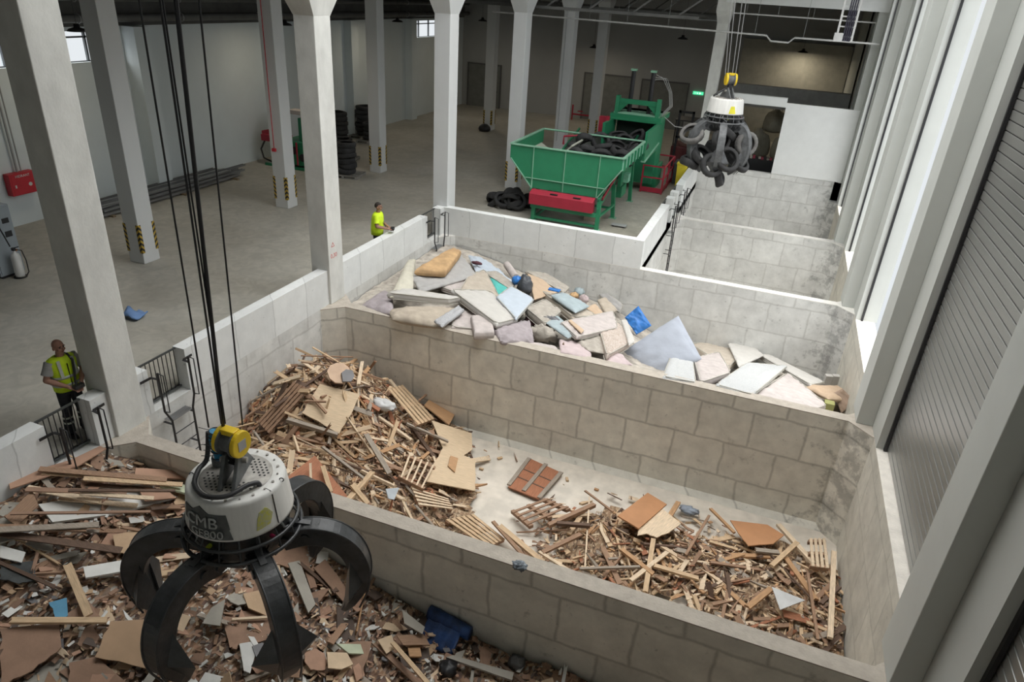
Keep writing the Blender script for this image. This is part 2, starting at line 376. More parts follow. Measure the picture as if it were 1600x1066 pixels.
def column(x, y, wx, wy, z0, z1, label, mt, haz=False, corb=True, extra=None, conduit=None):
    """x, y = corner nearest the camera side (max x face, min y face)"""
    t = empty('concrete_column', (x - wx / 2, y + wy / 2, z0), label, 'column')
    hx, hy = wx / 2, wy / 2; H = z1 - z0
    b = MB().box(-hx, hx, -hy, hy, 0, H if not corb else (6.4 if y > 7 else 6.8) - z0)
    o = b.build('shaft', mt, t, bevel=.015)
    if corb:
        q = MB(); za, zb = (6.35 - z0, 6.8 - z0) if y > 7 else (6.75 - z0, 7.1 - z0); e = .28
        vs = [(-hx, -hy, za), (hx, -hy, za), (hx, hy, za), (-hx, hy, za), (-hx - e * .3, -hy - e, zb), (hx + e * .3, -hy - e, zb), (hx + e * .3, hy + e, zb), (-hx - e * .3, hy + e, zb)]
        vs += [(v[0], v[1], H) for v in vs[4:8]]
        q.add(vs, [(0, 1, 5, 4), (1, 2, 6, 5), (2, 3, 7, 6), (3, 0, 4, 7), (4, 5, 9, 8), (5, 6, 10, 9), (6, 7, 11, 10), (7, 4, 8, 11), (8, 9, 10, 11), (3, 2, 1, 0)])
        q.build('corbel_head', mt, t)
    if haz:
        for sx, sy in ((1, -1), (-1, -1), (1, 1)):
            g = MB().box(-.012 if sx > 0 else -.10, .10 if sx < 0 else .012, -.012, .012, -.0, 0)
            g = MB()
            g.box(-.09 * (sx > 0) - .006 * (sx < 0), .09 * (sx < 0) + .006 * (sx > 0), -.006, .006, .22, .98) if False else None
            x0, x1 = (-.08, .008) if sx > 0 else (-.008, .08)
            y0, y1 = (-.008, .08) if sy < 0 else (-.08, .008)
            g.box(x0, x1, -.008 * 1 if sy < 0 else -.001, .001 if sy < 0 else .008, 0, .76); g.box(-.001 if sx > 0 else -.008, .008 if sx > 0 else .001, y0, y1, 0, .76)
            go = g.build('corner_guard', haz_mat(), t); go.location = (sx * hx, sy * hy, .30)
    if conduit is not None:
        c = MB().tube([(conduit, -hy - .03, 0.9), (conduit, -hy - .03, H)], .018, 8); c.build('conduit', M_pipe, t)
    return t
cx = .065
cols0 = [(6.84, 'front left square concrete column, stained, beside the worker in the orange-less yellow vest', 0)]
CL = ['tall stained concrete column beside the bald worker, nearest on the left', 'pale concrete column at the corner of the wood bay, marked in red pencil', 'pale concrete column at the corner of the mattress bay behind the ladder', 'pale concrete column just left of the green hopper', 'pale concrete column behind the hopper tail, with a conduit', 'grey concrete column right behind the press, partly in shade']
for k, (y, lb) in enumerate(zip((6.84, 13.03, 19.43, 25.75, 31.9, 38.0), CL)):
    t = column(cx if k < 5 else .06, y, .5, .58, 0 if k else -.16, 8.0, lb, M_col if k < 2 else M_colp, corb=True, haz=(k in (3, 5)), conduit=(-.1 if k == 4 else None))
CB = ['grey column with chevron guards nearest the metal profiles', 'grey column with chevron guards in front of the green and red machine', 'grey column with chevron guards beside the far tyre stacks', 'grey column with chevron guards hidden mostly by the mattress bay column', 'darkest grey column with chevron guards, near the left rear door']
for k, (y, lb) in enumerate(zip((12.9, 18.95, 25.0, 31.0, 36.9), CB)):
    column(-5.62, y, .5, .52, 0, 7.8, lb, M_colp, haz=True, corb=False)
column(6.5, 31.75, .45, .5, 0, 7.8, 'pale concrete column behind the hanging grab full of tyres', M_col, corb=True)
for k, y in enumerate((.6, 6.85, 13.07, 19.32, 25.4, 31.6)):
    lbs = ['dark grey column at the bottom right corner of the view', 'grey column right of the near roller shutter', 'grey column at the right end of the wall behind the wood bay', 'grey column at the right end of the wall behind the mattress bay', 'grey column at the right of the first empty bay', 'grey column at the right end of the white end wall']
    t = empty('concrete_column', (11.85, y, 0), lbs[k], 'column')
    MB().box(0, .3, 0, .72 if k else .6, 0, 11.5).build('shaft', M_pier, t, bevel=.01)
# ================================================================ gates, ladders, wall fittings
def gate(y0, y1, x, label, n=9):
    t = empty('bar_gate', (x, y0, 0), label, 'gate'); L = y1 - y0
    MB().beam((0, 0, .845), (0, L, .845), .03, .03).build('top_rail', M_rail, t)
    MB().beam((0, 0, .06), (0, L, .06), .03, .03).build('bottom_rail', M_rail, t)
    for k in range(n):
        y = L * (k + .5) / n
        MB().tube([(0, y, .06), (0, y, .845)], .0085, 6).build('bar', M_black, t)
    return t
gate(5.76, 6.52, -.2, 'black bar gate in front of the bald worker', 9)
gate(7.68, 8.51, -.2, 'black bar gate just right of the stained column', 9)
gate(18.21, 19.07, -.2, 'black bar gate at the far end of the white wall near the second worker', 9)
gate(23.78, 24.52, 6.1, 'black bar gate behind the first ladder right of the machine area', 6)
gate(25.92, 26.78, 6.1, 'black bar gate behind the farthest ladder', 6)
def ladder(x, y0, y1, label, zb=BF, steps=8):
    t = empty('access_ladder', (x, y0, 0), label, 'ladder'); L = y1 - y0; r = .014
    for k, y in enumerate((0, L)):
        q = MB(); yy = y + (.1 if k == 0 else -.1)
        q.tube([(.18, y, .82), (.18, y, .04), (.20, yy, -.2), (.20, yy, zb + .05)], .02, 8); q.build('stile', M_black, t)
        q = MB().tube([(.18, y, .82), (.30, y, .80), (.30, y, .06), (.18, y, .04)], .011, 6); q.build('handrail_hoop', M_black, t)
        s = -1 if k == 0 else 1
        q = MB().beam((.18, y, .70), (.03, y + s * .02, .70), .045, .012).beam((.03, y + s * .02, .70), (.02, y + s * .24, .70), .012, .045); q.build('wall_bracket', M_black, t)
        for z in (-.28, -.95, -1.9): 
            MB().beam((.20, yy, z), (.0, yy, z), .04, .012).build('wall_bracket', M_black, t)
    g = MB()
    for k in range(5): g.box(.02 + k * .04, .035 + k * .04, .1, L - .1, -.23, -.21)
    g.build('step_grating', mat('galvanised_grating', (.30, .31, .32), .4, metal=.5), t)
    for k in range(1, steps):
        z = -.21 - .29 * k
        MB().tube([(.20, .1, z), (.20, L - .1, z)], .011, 6).build('rung', M_black, t)
    return t
ladder(.02, 5.85, 6.5, 'black steel ladder standing in the debris below the bald worker')
ladder(.02, 7.70, 8.40, 'black steel ladder left of the big grab, on the pale bay wall')
ladder(.02, 18.3, 19.0, 'black steel ladder above the mattress heap')
ladder(6.37, 23.85, 24.5, 'nearer black ladder on the white wall right of the machine area')
ladder(6.37, 26.0, 26.65, 'farther black ladder on the white wall right of the machine area')
# security cameras with conduits on the piers
M_cam = mat('camera_plastic', (.66, .67, .65), .5, var=.02)
for (y, z), lb in zip(((13.5, 4.43), (20.11, 4.32), (27.28, 4.16), (33.0, 4.09)), ('nearest and largest security camera on the right piers', 'second security camera from the near end of the right piers', 'third security camera from the near end, on the right piers', 'farthest and smallest security camera on the right piers')):
    t = empty('security_camera', (W, y, z), lb, 'camera')
    MB().box(-.09, 0, .02, .14, -.05, .07).build('junction_box', M_cam, t, bevel=.008)
    MB().tube([(-.06, 0, -.0), (-.14, -.03, -.02), (-.14, -.12, -.03), (-.15, -.26, -.07)], [.02, .045, .05, .05], 12).build('camera_body', M_cam, t)
    MB().tube([(-.15, -.255, -.068), (-.151, -.275, -.074)], [.036, .036], 12).build('lens', M_black, t)
    MB().tube([(-.012, .08, .07), (-.012, .08, 6.5 - z + 4)], .011, 6).build('conduit', M_pipe, t)
# conduit on the near pier with clips
t = empty('wall_conduit', (11.85, 6.95, 0), 'thin grey conduit running up the near right pier beside the open shutter', 'conduit')
t.location = (W - .02, 14.1, 3.0)
MB().tube([(0, 0, 0), (0, 0, 8.3)], .014, 6).build('pipe', M_pipe, t)
for z in (.9, 2.5, 4.2): MB().box(-.03, .02, -.03, .03, z, z + .03).build('pipe_clip', M_cam, t)
# black handles on the open shutter edge
for z, lb in ((5.25, 'upper black pull handle on the edge of the bright open shutter'), (4.95, 'lower black pull handle on the edge of the bright open shutter')):
    o = MB().box(-.03, .03, -.02, .04, 0, .2).build('pull_handle', M_black, bevel=.008); o.location = (W - .03, 14.03, z + .9); tag(o, lb, 'handle')
# long pipe runs and cable trays under the far ceiling
def pipe_run(name, label, pts, r, cat='pipe', m=None, hang=None):
    o = empty(name, pts[0], label, cat); p0 = Vector(pts[0])
    MB().tube([Vector(p) - p0 for p in pts], r, 8).build('pipe', m or M_pipe, o)
    if hang:
        for x, y, z, z1 in hang: MB().tube([Vector((x, y, z)) - p0, Vector((x, y, z1)) - p0], .008, 5).build('hanger_rod', M_pipe, o)
    return o
M_pl = mat('pipe_pale', (.60, .60, .59), .5)
pipe_run('sprinkler_pipe', 'long pale sprinkler pipe with a bend, crossing above the far bays', [(-3.5, 31.2, 6.15), (8.05, 31.2, 6.05), (8.25, 31.2, 5.86), (8.9, 31.2, 5.86), (9.1, 31.2, 6.05), (12.1, 31.2, 6.05)], .035, m=M_pl,
         hang=[(x, 31.2, 6.1, 7.6) for x in (-2, 0.9, 2.5, 4.2, 7.6, 9.4, 10.8)])
pipe_run('sprinkler_pipe', 'second thin pipe above the bent sprinkler pipe', [(6.4, 31.9, 6.75), (12.1, 31.9, 6.75)], .028, m=M_pl, hang=[(x, 31.9, 6.75, 7.6) for x in (7.1, 8.3, 9.6, 11)])
pipe_run('sprinkler_pipe', 'upper pipe behind the far columns near the hall ceiling', [(-11, 36, 6.35), (6.2, 36, 6.35)], .04, hang=[(x, 36, 6.35, 7.7) for x in (-8, -5, -2, 1, 4)])
for i, (y, z, r, lb) in enumerate([(14.5, 5.55, .12, 'large dark duct along the left wall above the nearest window'), (14.5, 6.1, .09, 'smaller dark duct higher along the left wall')]):
    o = empty('air_duct', (-10.6, y, z), lb, 'duct')
    MB().tube([(0, -8 + k * 2.0, 0) for k in range(20)], r, 14).build('duct', mat('duct_dark', (.13, .13, .125), .6, metal=.2), o)
    for k in range(8): MB().torus(r + .012, .014, (0, -6 + k * 4, 0), Matrix.Rotation(PI / 2, 4, 'X'), 18, 6).build('duct_band', M_pipe, o)
for i, (y, lb) in enumerate([(27, 'dark steel truss row nearest below the hall ceiling'), (33, 'dark steel truss row in the middle of the hall ceiling'), (40, 'dark steel truss row farthest below the hall ceiling')]):
    o = empty('ceiling_girder', (-2.5, y, 6.9), lb, 'girder')
    MB().beam((-8.5, 0, -.35), (8.4, 0, -.35), .12, .1).beam((-8.5, 0, .35), (8.4, 0, .35), .12, .1).build('chord', M_dark, o)
    for k in range(11): MB().beam((-8.3 + k * 1.6, 0, -.3), (-7.5 + k * 1.6, 0, .3), .06, .06).build('web_bar', M_dark, o)
# vertical cable tray
o = empty('cable_tray', (10.55, 25.4, 6.25), 'pale hanging cable tray with dark cables at the top right', 'tray')
for sx in (-.22, .22): MB().box(sx - .03, sx + .03, -.04, .04, 0, 2.6).build('side_rail', M_pl, o)
for k in range(9): MB().box(-.2, .2, -.02, .02, .1 + .28 * k, .14 + .28 * k).build('cross_bar', M_pl, o)
for k in range(4): MB().tube([(-.04 + .06 * k, -.06, 0), (-.04 + .06 * k, -.06, 2.6)], .022, 6).build('cable', mat('cable_dark_violet', (.035, .033, .055), .6), o)
MB().box(-.3, -.05, -.1, .1, -.02, .22).build('tray_end', M_pl, o)
# pendant lamps
LAMP_W = 28
def lamp(x, y, z, lb, r=.27, lit=False):
    t = empty('pendant_lamp', (x, y, z), lb, 'lamp')
    MB().lathe([(.05, .16), (.07, .15), (.08, .07), (r * .75, .03), (r, -.03), (r * .97, -.035), (r * .7, .015), (.06, .04)], 24).build('lamp_shade', M_black, t)
    MB().tube([(0, 0, .15), (0, 0, 7.7 - z)], .008, 5).build('rod', M_rail, t)
    MB().disc(r * .6, -.01, 20).build('bulb', mat('lamp_glass_lit', (1, .86, .62), .4, emit=3), t)
    ld = bpy.data.lights.new('pendant_light', 'AREA'); ld.shape = 'DISK'; ld.size = r * 1.6; ld.energy = LAMP_W * (1.6 if lit else 1); ld.color = (1, .87, .66)
    lo = bpy.data.objects.new('pendant_light', ld); C.objects.link(lo); lo.parent = t; lo.location = (0, 0, -.06)
for a in [(-8.86, 14.98, 5.4, 'black bell lamp hanging before the upper left window'), (-8.76, 23.68, 5.4, 'black bell lamp between the second and third hall columns'), (-8.7, 32.06, 5.4, 'black bell lamp left of the small far window'), (-7.64, 39.88, 5.4, 'black bell lamp near the far left corner'), (-1.53, 41.8, 4.4, 'black bell lamp hung low before the far wall'), (3.9, 38, 5.4, 'small black lamp above the press')]: lamp(*a)
lamp(9.6, 43.2, 5.0, 'warm lit lamp in the far room above the big bags', lit=True)
# exit sign
t = empty('exit_sign', (4.35, 44.66, 2.15), 'small green lit exit sign on the far wall', 'sign')
MB().box(-.3, .3, -.03, .03, 0, .16).build('sign_face', mat('exit_green_lit', (.1, .9, .45), .4, var=.02, emit=1.0), t)
MB().box(-.24, -.02, -.034, -.03, .07, .09).box(-.06, .0, -.034, -.03, .05, .11).box(.08, .14, -.034, -.03, .03, .13).box(.05, .2, -.034, -.03, .08, .10).build('arrow_and_figure', mat('sign_white', (.85, .9, .85), .5, emit=.8), t)
# ---- left of the hall
t = empty('fire_hose_cabinet', (-10.98, 13.4, .92), 'red fire hose cabinet on the left wall', 'cabinet')
M_red = mat('fire_red', (.50, .02, .035), .45, var=.06)
MB().box(0, .22, 0, .78, 0, .62).build('cabinet_box', M_red, t, bevel=.01)
MB().box(.22, .225, .06, .72, .04, .58).build('cabinet_door', M_red, t)
MB().tube([(.225, .58, .26), (.232, .58, .26)], .055, 16).build('round_symbol', mat('cabinet_white', (.6, .6, .6), .5), t)
MB().box(.225, .24, .12, .16, .22, .30).build('latch', MATS['cabinet_white'], t)
def text_obj(txt, name, size, M, mt, parent=None, ext=.003, font_shear=0, align='CENTER'):
    cu = bpy.data.curves.new(name + '_c', 'FONT'); cu.body = txt; cu.size = size; cu.extrude = ext; cu.align_x = align; cu.align_y = 'CENTER'
    to = bpy.data.objects.new(name, cu); C.objects.link(to); dg = bpy.context.evaluated_depsgraph_get()
    me = bpy.data.meshes.new_from_object(to.evaluated_get(dg)); bpy.data.objects.remove(to)
    import bmesh
    bq = bmesh.new(); bq.from_mesh(me); bmesh.ops.triangulate(bq, faces=[f for f in bq.faces if len(f.verts) > 3]); bmesh.ops.remove_doubles(bq, verts=bq.verts[:], dist=1e-5); bmesh.ops.recalc_face_normals(bq, faces=bq.faces[:]); bq.to_mesh(me); bq.free()
    for v in me.vertices: v.co = M(v.co) if callable(M) else M @ v.co
    me.materials.clear(); me.materials.append(mt); me.update(); o = bpy.data.objects.new(name, me); C.objects.link(o)
    if parent: o.parent = parent
    return o
text_obj('HIDRANT', 'lettering', .10, lambda c: Vector((.228 + c.z, .40 + c.x, .53 + c.y)), MATS['cabinet_white'], t)
colB = [o for o in C.objects if o.get('label', '').startswith('pale concrete column at the corner of the wood bay')][0]
M_rp = mat('red_pencil', (.62, .10, .08), .8)
text_obj('0,30', 'pencil_number', .15, lambda c: Vector((.2515 + c.z * .3, c.x - .08, 1.19 + c.y)), M_rp, colB, ext=.001)
MB().beam((.252, -.16, 1.42), (.252, -.10, 1.52), .002, .012).beam((.252, -.10, 1.52), (.252, -.04, 1.42), .002, .012).beam((.252, -.16, 1.42), (.252, -.04, 1.42), .002, .012).build('pencil_triangle', M_rp, colB)
t2 = empty('riser_pipe', (-10.9, 13.78, 1.55), 'thin grey pipe rising from the red hose cabinet', 'pipe'); MB().tube([(0, 0, 0), (0, 0, 3.6)], .03, 8).tube([(0, .12, 0), (0, .12, 3.6)], .02, 8).build('pipe', M_pipe, t2)
t = empty('electrical_cabinet', (-7.66, 10.52, 0), 'grey electrical cabinet with black switches at the left edge', 'cabinet')
M_ec = mat('cabinet_grey', (.30, .34, .37), .5, var=.04)
MB().box(-.55, .0, 0, .62, 0.06, 1.75).build('cabinet_body', M_ec, t, bevel=.01)
MB().box(0, .02, .03, .59, .12, 1.7).build('cabinet_door', M_ec, t)
for z, s in ((1.32, .06), (.98, .07)): MB().box(.02, .035, .36, .52, z, z + s * 2).build('switch_panel', M_black, t)
MB().tube([(.02, .5, .62), (.05, .5, .62)], .03, 12).build('warning_lamp', mat('lamp_amber', (.45, .18, .05), .4), t)
MB().box(-.5, -.02, .04, .58, 0, .06).build('plinth', M_black, t)
t = empty('fire_extinguisher', (-7.44, 10.84, 0), 'white carbon dioxide canister on the floor beside the grey cabinet', 'extinguisher')
MB().lathe([(0, .02), (.09, .03), (.105, .06), (.105, .52), (.085, .6), (.035, .65), (.03, .7), (0, .7)], 24).build('bottle', mat('canister_white', (.72, .72, .70), .35), t)
MB().box(-.04, .04, -.03, .03, .69, .76).tube([(0, 0, .75), (.13, .05, .8)], .012, 6).build('valve', M_black, t)
MB().tube([(.03, .02, .72), (.16, .08, .70), (.2, .1, .45), (.19, .1, .15), (.12, .08, .05)], .013, 8).build('hose', M_black, t)
MB().torus(.13, .015, (0, 0, .02)).build('stand_ring', M_black, t)
o = MB().tube([(-7.6, 10.62, 2.6), (-7.58, 10.66, 1.6), (-7.47, 10.80, .80)], .016, 6).build('power_cable', M_black); tag(o, 'black cable dropping to the white canister', 'cable')
# metal profiles on the floor
t0 = Vector((-10.35, 15.2, 0))
R = random.Random(4)
prof = None
k = 0
for lay in range(3):
    for j in range(7 - lay):
        x = -10.55 + j * .15 + lay * .07 + R.uniform(-.02, .02); z = .09 + lay * .10; y0 = 15.0 + R.uniform(-.3, .5); L = 6.6 + R.uniform(-.6, .3)
        if j % 3 == 1: y0 -= .5
        lb = ['galvanised channel profile in the bottom layer of the bundle by the left wall', 'galvanised channel profile in the middle layer of the bundle by the left wall', 'galvanised channel profile on top of the bundle by the left wall'][lay]
        if prof is None:
            q = MB(); q.prism([(-.06, -.035), (.06, -.035), (.06, .035), (.05, .035), (.05, -.025), (-.05, -.025), (-.05, .035), (-.06, .035)], 'y', 0, 1)
            prof = q.build('metal_profile', mat('galvanised_sheet', (.26, .265, .27), .45, metal=.6, var=.25, scale=8)); o = prof
        else: o = prof.copy(); C.objects.link(o)
        o.location = (x, y0, z); o.scale = (1, L, 1); o.rotation_euler = (0, R.choice((0, PI)) + R.uniform(-.05, .05), R.uniform(-.01, .02)); tag(o, lb, 'profile', 'galvanised profiles stacked by the left wall, %s layer' % ['bottom', 'middle', 'top'][lay])
for i, y in enumerate((15.4, 18.4, 21.0)):
    o = MB().box(-10.75, -9.45, y, y + .1, 0, .055).build('timber_bearer', mat('bearer_wood', (.22, .17, .11), .9)); tag(o, ['nearest', 'middle', 'farthest'][i] + ' timber bearer under the metal profiles', 'timber')
# blue cloth behind the stained column
o = MB(); 
gx = [(-3.6 + .5 * i / 6, 10.2 + .35 * j / 6) for j in range(7) for i in range(7)]
o.add([(x, y, .02 + .16 * (.5 + noise.noise(Vector((x * 5, y * 5, 1))))) for x, y in gx] , [(j * 7 + i, j * 7 + i + 1, (j + 1) * 7 + i + 1, (j + 1) * 7 + i) for j in range(6) for i in range(6)], True)
o = o.build('crumpled_cloth', mat('cloth_blue_pale', (.16, .27, .50), .9)); tag(o, 'light blue crumpled cloth on the hall floor behind the stained column', 'cloth')
md = o.modifiers.new('s', 'SOLIDIFY'); md.thickness = .03

# ================================================================ tyres
M_rub = mat('tyre_rubber', (.030, .030, .031), .8, var=.35, scale=4, bump=.3, bscale=60)
M_rubd = mat('tyre_rubber_dusty', (.13, .125, .12), .9, var=.4, scale=5, bump=.3, bscale=50)
def tyre_mesh(name, R=.32, w=.20, rim=.20, seed=0, flat=0):
    b = MB(); r = random.Random(seed); n = 40
    prof = [(rim, -w * .36), (rim + .03, -w * .45), (R - .05, -w * .5), (R - .015, -w * .42), (R, -w * .3), (R, w * .3), (R - .015, w * .42), (R - .05, w * .5), (rim + .03, w * .45), (rim, w * .36), (rim + .025, w * .25), (R - .03, w * .3), (R - .03, -w * .3), (rim + .025, -w * .25)]
    vs = []; 
    for q, (rr, z) in enumerate(prof):
        for k in range(n):
            a = 2 * PI * k / n; t = rr + (.010 if (q in (4, 5) and k % 2) else 0)
            x, y = t * math.cos(a), t * math.sin(a); x *= 1 - flat; 
            vs.append((x, y, z + flat * .25 * math.sin(a * 2)))
    N = len(prof)
    b.add(vs, [(i * n + k, i * n + (k + 1) % n, ((i + 1) % N) * n + (k + 1) % n, ((i + 1) % N) * n + k) for i in range(N) for k in range(n)], True)
    return b.mesh(name, M_rub)
TY = [tyre_mesh('tyre_a'), tyre_mesh('tyre_b', .34, .17, .23, 1, .06), tyre_mesh('tyre_c', .30, .22, .18, 2, .14)]
TYD = []
for m_ in TY:
    q = m_.copy(); q.materials.clear(); q.materials.append(M_rubd); TYD.append(q)
def tyre(loc, rot, label, group=None, k=0, dusty=False, s=1.0):
    o = bpy.data.objects.new('tyre', (TYD if dusty else TY)[k % 3]); C.objects.link(o); o.location = loc; o.rotation_euler = rot; o.scale = (s, s, s)
    return tag(o, label, 'tyre', group)
R = random.Random(7)
def pallet(loc, rz, label, name='wooden_pallet', m=None, w=1.0, l=1.2, parent=None, group=None):
    m = m or mat('pallet_wood', (.46, .33, .20), .9, var=.25, scale=3, stretch=(1, 12, 12), bump=.3)
    t = empty(name, loc, label, 'pallet', group, rz)
    for k in range(5): MB().box(-l / 2, l / 2, -w / 2 + k * (w - .1) / 4, -w / 2 + .1 + k * (w - .1) / 4, .10, .122).build('top_board', m, t)
    for k in range(3): MB().box(-l / 2 + k * (l - .1) / 2, -l / 2 + .1 + k * (l - .1) / 2, -w / 2, w / 2, .022, .10).build('bearer', m, t)
    for k in range(3): MB().box(-l / 2, l / 2, -w / 2 + k * (w - .1) / 2, -w / 2 + .1 + k * (w - .1) / 2, 0, .022).build('bottom_board', m, t)
    return t
for (x, y, n, lab) in ((-6.5, 23.9, 6, 'nearest tyre stack right of the wood bay column'), (-9.9, 28.6, 7, 'tall tyre stack in the middle by the left wall'), (-10.1, 31.0, 7, 'farthest tyre stack by the left wall'), (-8.2, 26.2, 4, 'low tyre stack half hidden behind the wood bay column'), (-9.2, 30.2, 4, 'short tyre stack in front of the farthest one')):
    pallet((x, y, 0), .2, 'worn pallet under the ' + lab, m=mat('pallet_grey', (.25, .24, .22), .9))
    for k in range(n):
        tyre((x + R.uniform(-.05, .05), y + R.uniform(-.05, .05), .24 + k * .2), (R.uniform(-.06, .06), R.uniform(-.06, .06), R.uniform(0, 6)), 'black tyre lying in the ' + lab, 'tyres in the ' + lab, R.randrange(2), s=1.15)
for i in range(16):
    a = R.uniform(0, 2 * PI); d = R.uniform(0, .75)
    tyre((.9 + d * math.cos(a) * 1.2, 23.4 + d * math.sin(a), .15 + .35 * R.random() * (1 - d)), (R.uniform(-.9, .9), R.uniform(-.9, .9), R.uniform(0, 6)), 'dark torn tyre in the heap on the floor left of the green hopper legs', 'torn tyres heaped left of the green hopper', i)
for x, y, lb in ((-5.9, 36.6, 'dark sack on the floor behind the far chevron column'),):
    o = MB(); o.lathe([(0, .38), (.16, .36), (.3, .24), (.34, .1), (.28, 0), (0, 0)], 16).build('sack', M_black); ob = bpy.data.objects['sack']; ob.location = (x, y, 0); tag(ob, lb, 'sack')
# ================================================================ green hopper press
M_gr = mat('machine_green', (.022, .205, .098), .42, var=.08, scale=2)
M_grl = mat('machine_green_lit', (.20, .45, .32), .6, var=.25, scale=5)  # paler copy of the green, light on the right side put into colour
M_edge = mat('edge_highlight_green', (.22, .42, .30), .6)  # highlights on edges and ribs put into a paler green
M_mred = mat('machine_red', (.34, .018, .04), .5, var=.1)
M_in = mat('hopper_inside_pale', (.36, .37, .31), .8, var=.15, scale=3)  # paler and greyer than the outer green
hp = empty('hopper_press', (0, 22.3, 0), 'large green tyre hopper with red bumper and a press tower on legs', 'machine')
def hpb(b, name, m, parent=hp, bevel=0):
    b.v = [(x, y - 22.3, z) for x, y, z in b.v]; return b.build(name, m, parent, bevel)
Y0, Y1 = 22.3, 25.7
front = [(1.05, 2.47), (4.85, 2.47), (4.85, 2.1), (4.15, 1.1), (1.85, 1.1), (1.05, 2.0)]
fp = hpb(MB().prism(front, 'y', Y0, Y0 + .04), 'front_panel', M_gr)
for x, z0 in ((1.85, 1.1), (2.95, 1.1), (4.12, 1.1)): hpb(MB().box(x - .009, x + .009, Y0 - .05, Y0, z0, 2.45), 'rib', M_edge)
hpb(MB().box(1.62, 4.42, Y0 - .05, Y0, 1.42, 1.437), 'rib', M_edge)
hpb(MB().box(1.0, 4.9, Y0 - .05, Y0 + .05, 2.45, 2.49).beam((1.03, Y0, 2.47), (1.03, Y1, 2.47), .08, .05).beam((4.87, Y0, 2.47), (4.87, Y1, 2.47), .08, .05), 'rim', M_edge)
hpb(MB().beam((1.05, Y0 - .02, 2.0), (1.85, Y0 - .02, 1.1), .05, .03).beam((4.85, Y0 - .02, 2.1), (4.15, Y0 - .02, 1.1), .05, .03).box(1.83, 1.87, Y0 - .04, Y0, 1.1, 1.45), 'edge_strip', M_edge)
hpb(MB().box(4.85, 4.89, Y0, Y1, 2.08, 2.47).add([(4.85, Y0, 2.1), (4.15, Y0, 1.1), (4.4, Y1, 1.9), (4.85, Y1, 2.1), (4.81, Y0, 2.1), (4.11, Y0, 1.1), (4.36, Y1, 1.9), (4.81, Y1, 2.1)], [(0, 1, 2, 3), (7, 6, 5, 4), (0, 4, 5, 1), (3, 2, 6, 7), (0, 3, 7, 4), (1, 5, 6, 2)]), 'right_side_panel', M_grl)
for k in range(7): hpb(MB().box(4.89, 4.94, Y0 + .05 + k * .53, Y0 + .13 + k * .53, 2.08, 2.45), 'rib', M_gr)
hpb(MB().box(1.01, 1.05, Y0, Y1, 2.0, 2.47), 'left_side_panel', M_gr)
hpb(MB().add([(1.05, Y0, 2.0), (1.85, Y0, 1.1), (2.2, Y1 - .9, 1.6), (1.05, Y1 - .2, 2.0), (1.05, Y0, 1.97), (1.85, Y0, 1.07), (2.2, Y1 - .9, 1.57), (1.05, Y1 - .2, 1.97)], [(0, 1, 2, 3), (7, 6, 5, 4), (0, 4, 5, 1), (3, 2, 6, 7), (0, 3, 7, 4), (1, 5, 6, 2)]), 'inner_slope', M_in)
hpb(MB().prism([(1.75, 1.35), (2.75, 2.42), (2.80, 2.38), (1.85, 1.3)], 'y', 23.6, 25.4), 'deflector_plate', M_in)
hpb(MB().tube([(1.05, Y1, 2.47), (4.87, Y1, 2.47)], .035, 10), 'tie_bar', M_edge)
hpb(MB().prism([(22.34, 1.1), (22.34, 1.2), (27.6, 2.1), (27.6, 2.0)], 'x', 1.85, 4.2), 'conveyor_belt', mat('belt_dark', (.05, .06, .05), .8))
# inclined side frames
for x in (1.85, 4.22):
    hpb(MB().beam((x, 22.2, .72), (x, 27.8, 1.95), .06, .09).beam((x, 22.2, 1.05), (x, 27.8, 2.28), .06, .07), 'inclined_frame', M_gr)
    for k in range(9): hpb(MB().beam((x, 22.3 + k * .6, .78 + k * .131), (x, 22.3 + k * .6, 1.05 + k * .131), .05, .05), 'frame_strut', M_gr)
hpb(MB().beam((4.27, 22.6, 1.0), (4.27, 27.4, 2.05), .03, .10), 'red_stripe', M_mred)
hpb(MB().prism([(22.0, .62), (22.3, .58), (22.3, 1.08), (22.22, 1.08), (22.0, .98)], 'x', 1.88, 4.1), 'bumper', M_mred, bevel=.01)
for x in (2.6, 3.4): hpb(MB().box(x, x + .25, 22.05, 22.12, 1.02, 1.05), 'bumper_slot', M_black)
hpb(MB().box(1.9, 4.2, 22.15, 22.3, .46, .6), 'front_beam', M_gr)
for x, y, z in ((4.25, 22.3, 1.0), (1.98, 22.3, 1.0), (4.4, 24.0, 1.2), (2.0, 24.0, 1.2), (4.45, 26.6, 1.7), (2.1, 26.6, 1.7)):
    lg = hpb(MB().beam((x, y, 0), (x - (.1 if x > 4.3 else 0), y, z), .13, .13), 'leg', M_gr)
    hpb(MB().box(x - .12, x + .12, y - .1, y + .1, 0, .03), 'foot_plate', M_edge)
hpb(MB().beam((2, 22.3, .12), (4.25, 22.3, .12), .08, .08).beam((4.3, 22.3, .5), (4.4, 24.0, .5), .07, .07).beam((4.4, 24, .35), (2, 24, .35), .07, .07).beam((2.0, 22.3, .1), (2.0, 24, .1), .08, .08), 'cross_brace', M_gr)
hpb(MB().box(4.3, 4.42, 24.6, 26.3, 1.0, 1.55).box(4.2, 4.4, 25.0, 25.8, .5, .9), 'drive_box', M_gr)
hpb(MB().box(4.42, 4.60, 24.9, 25.3, 1.1, 1.4), 'motor', M_grl)
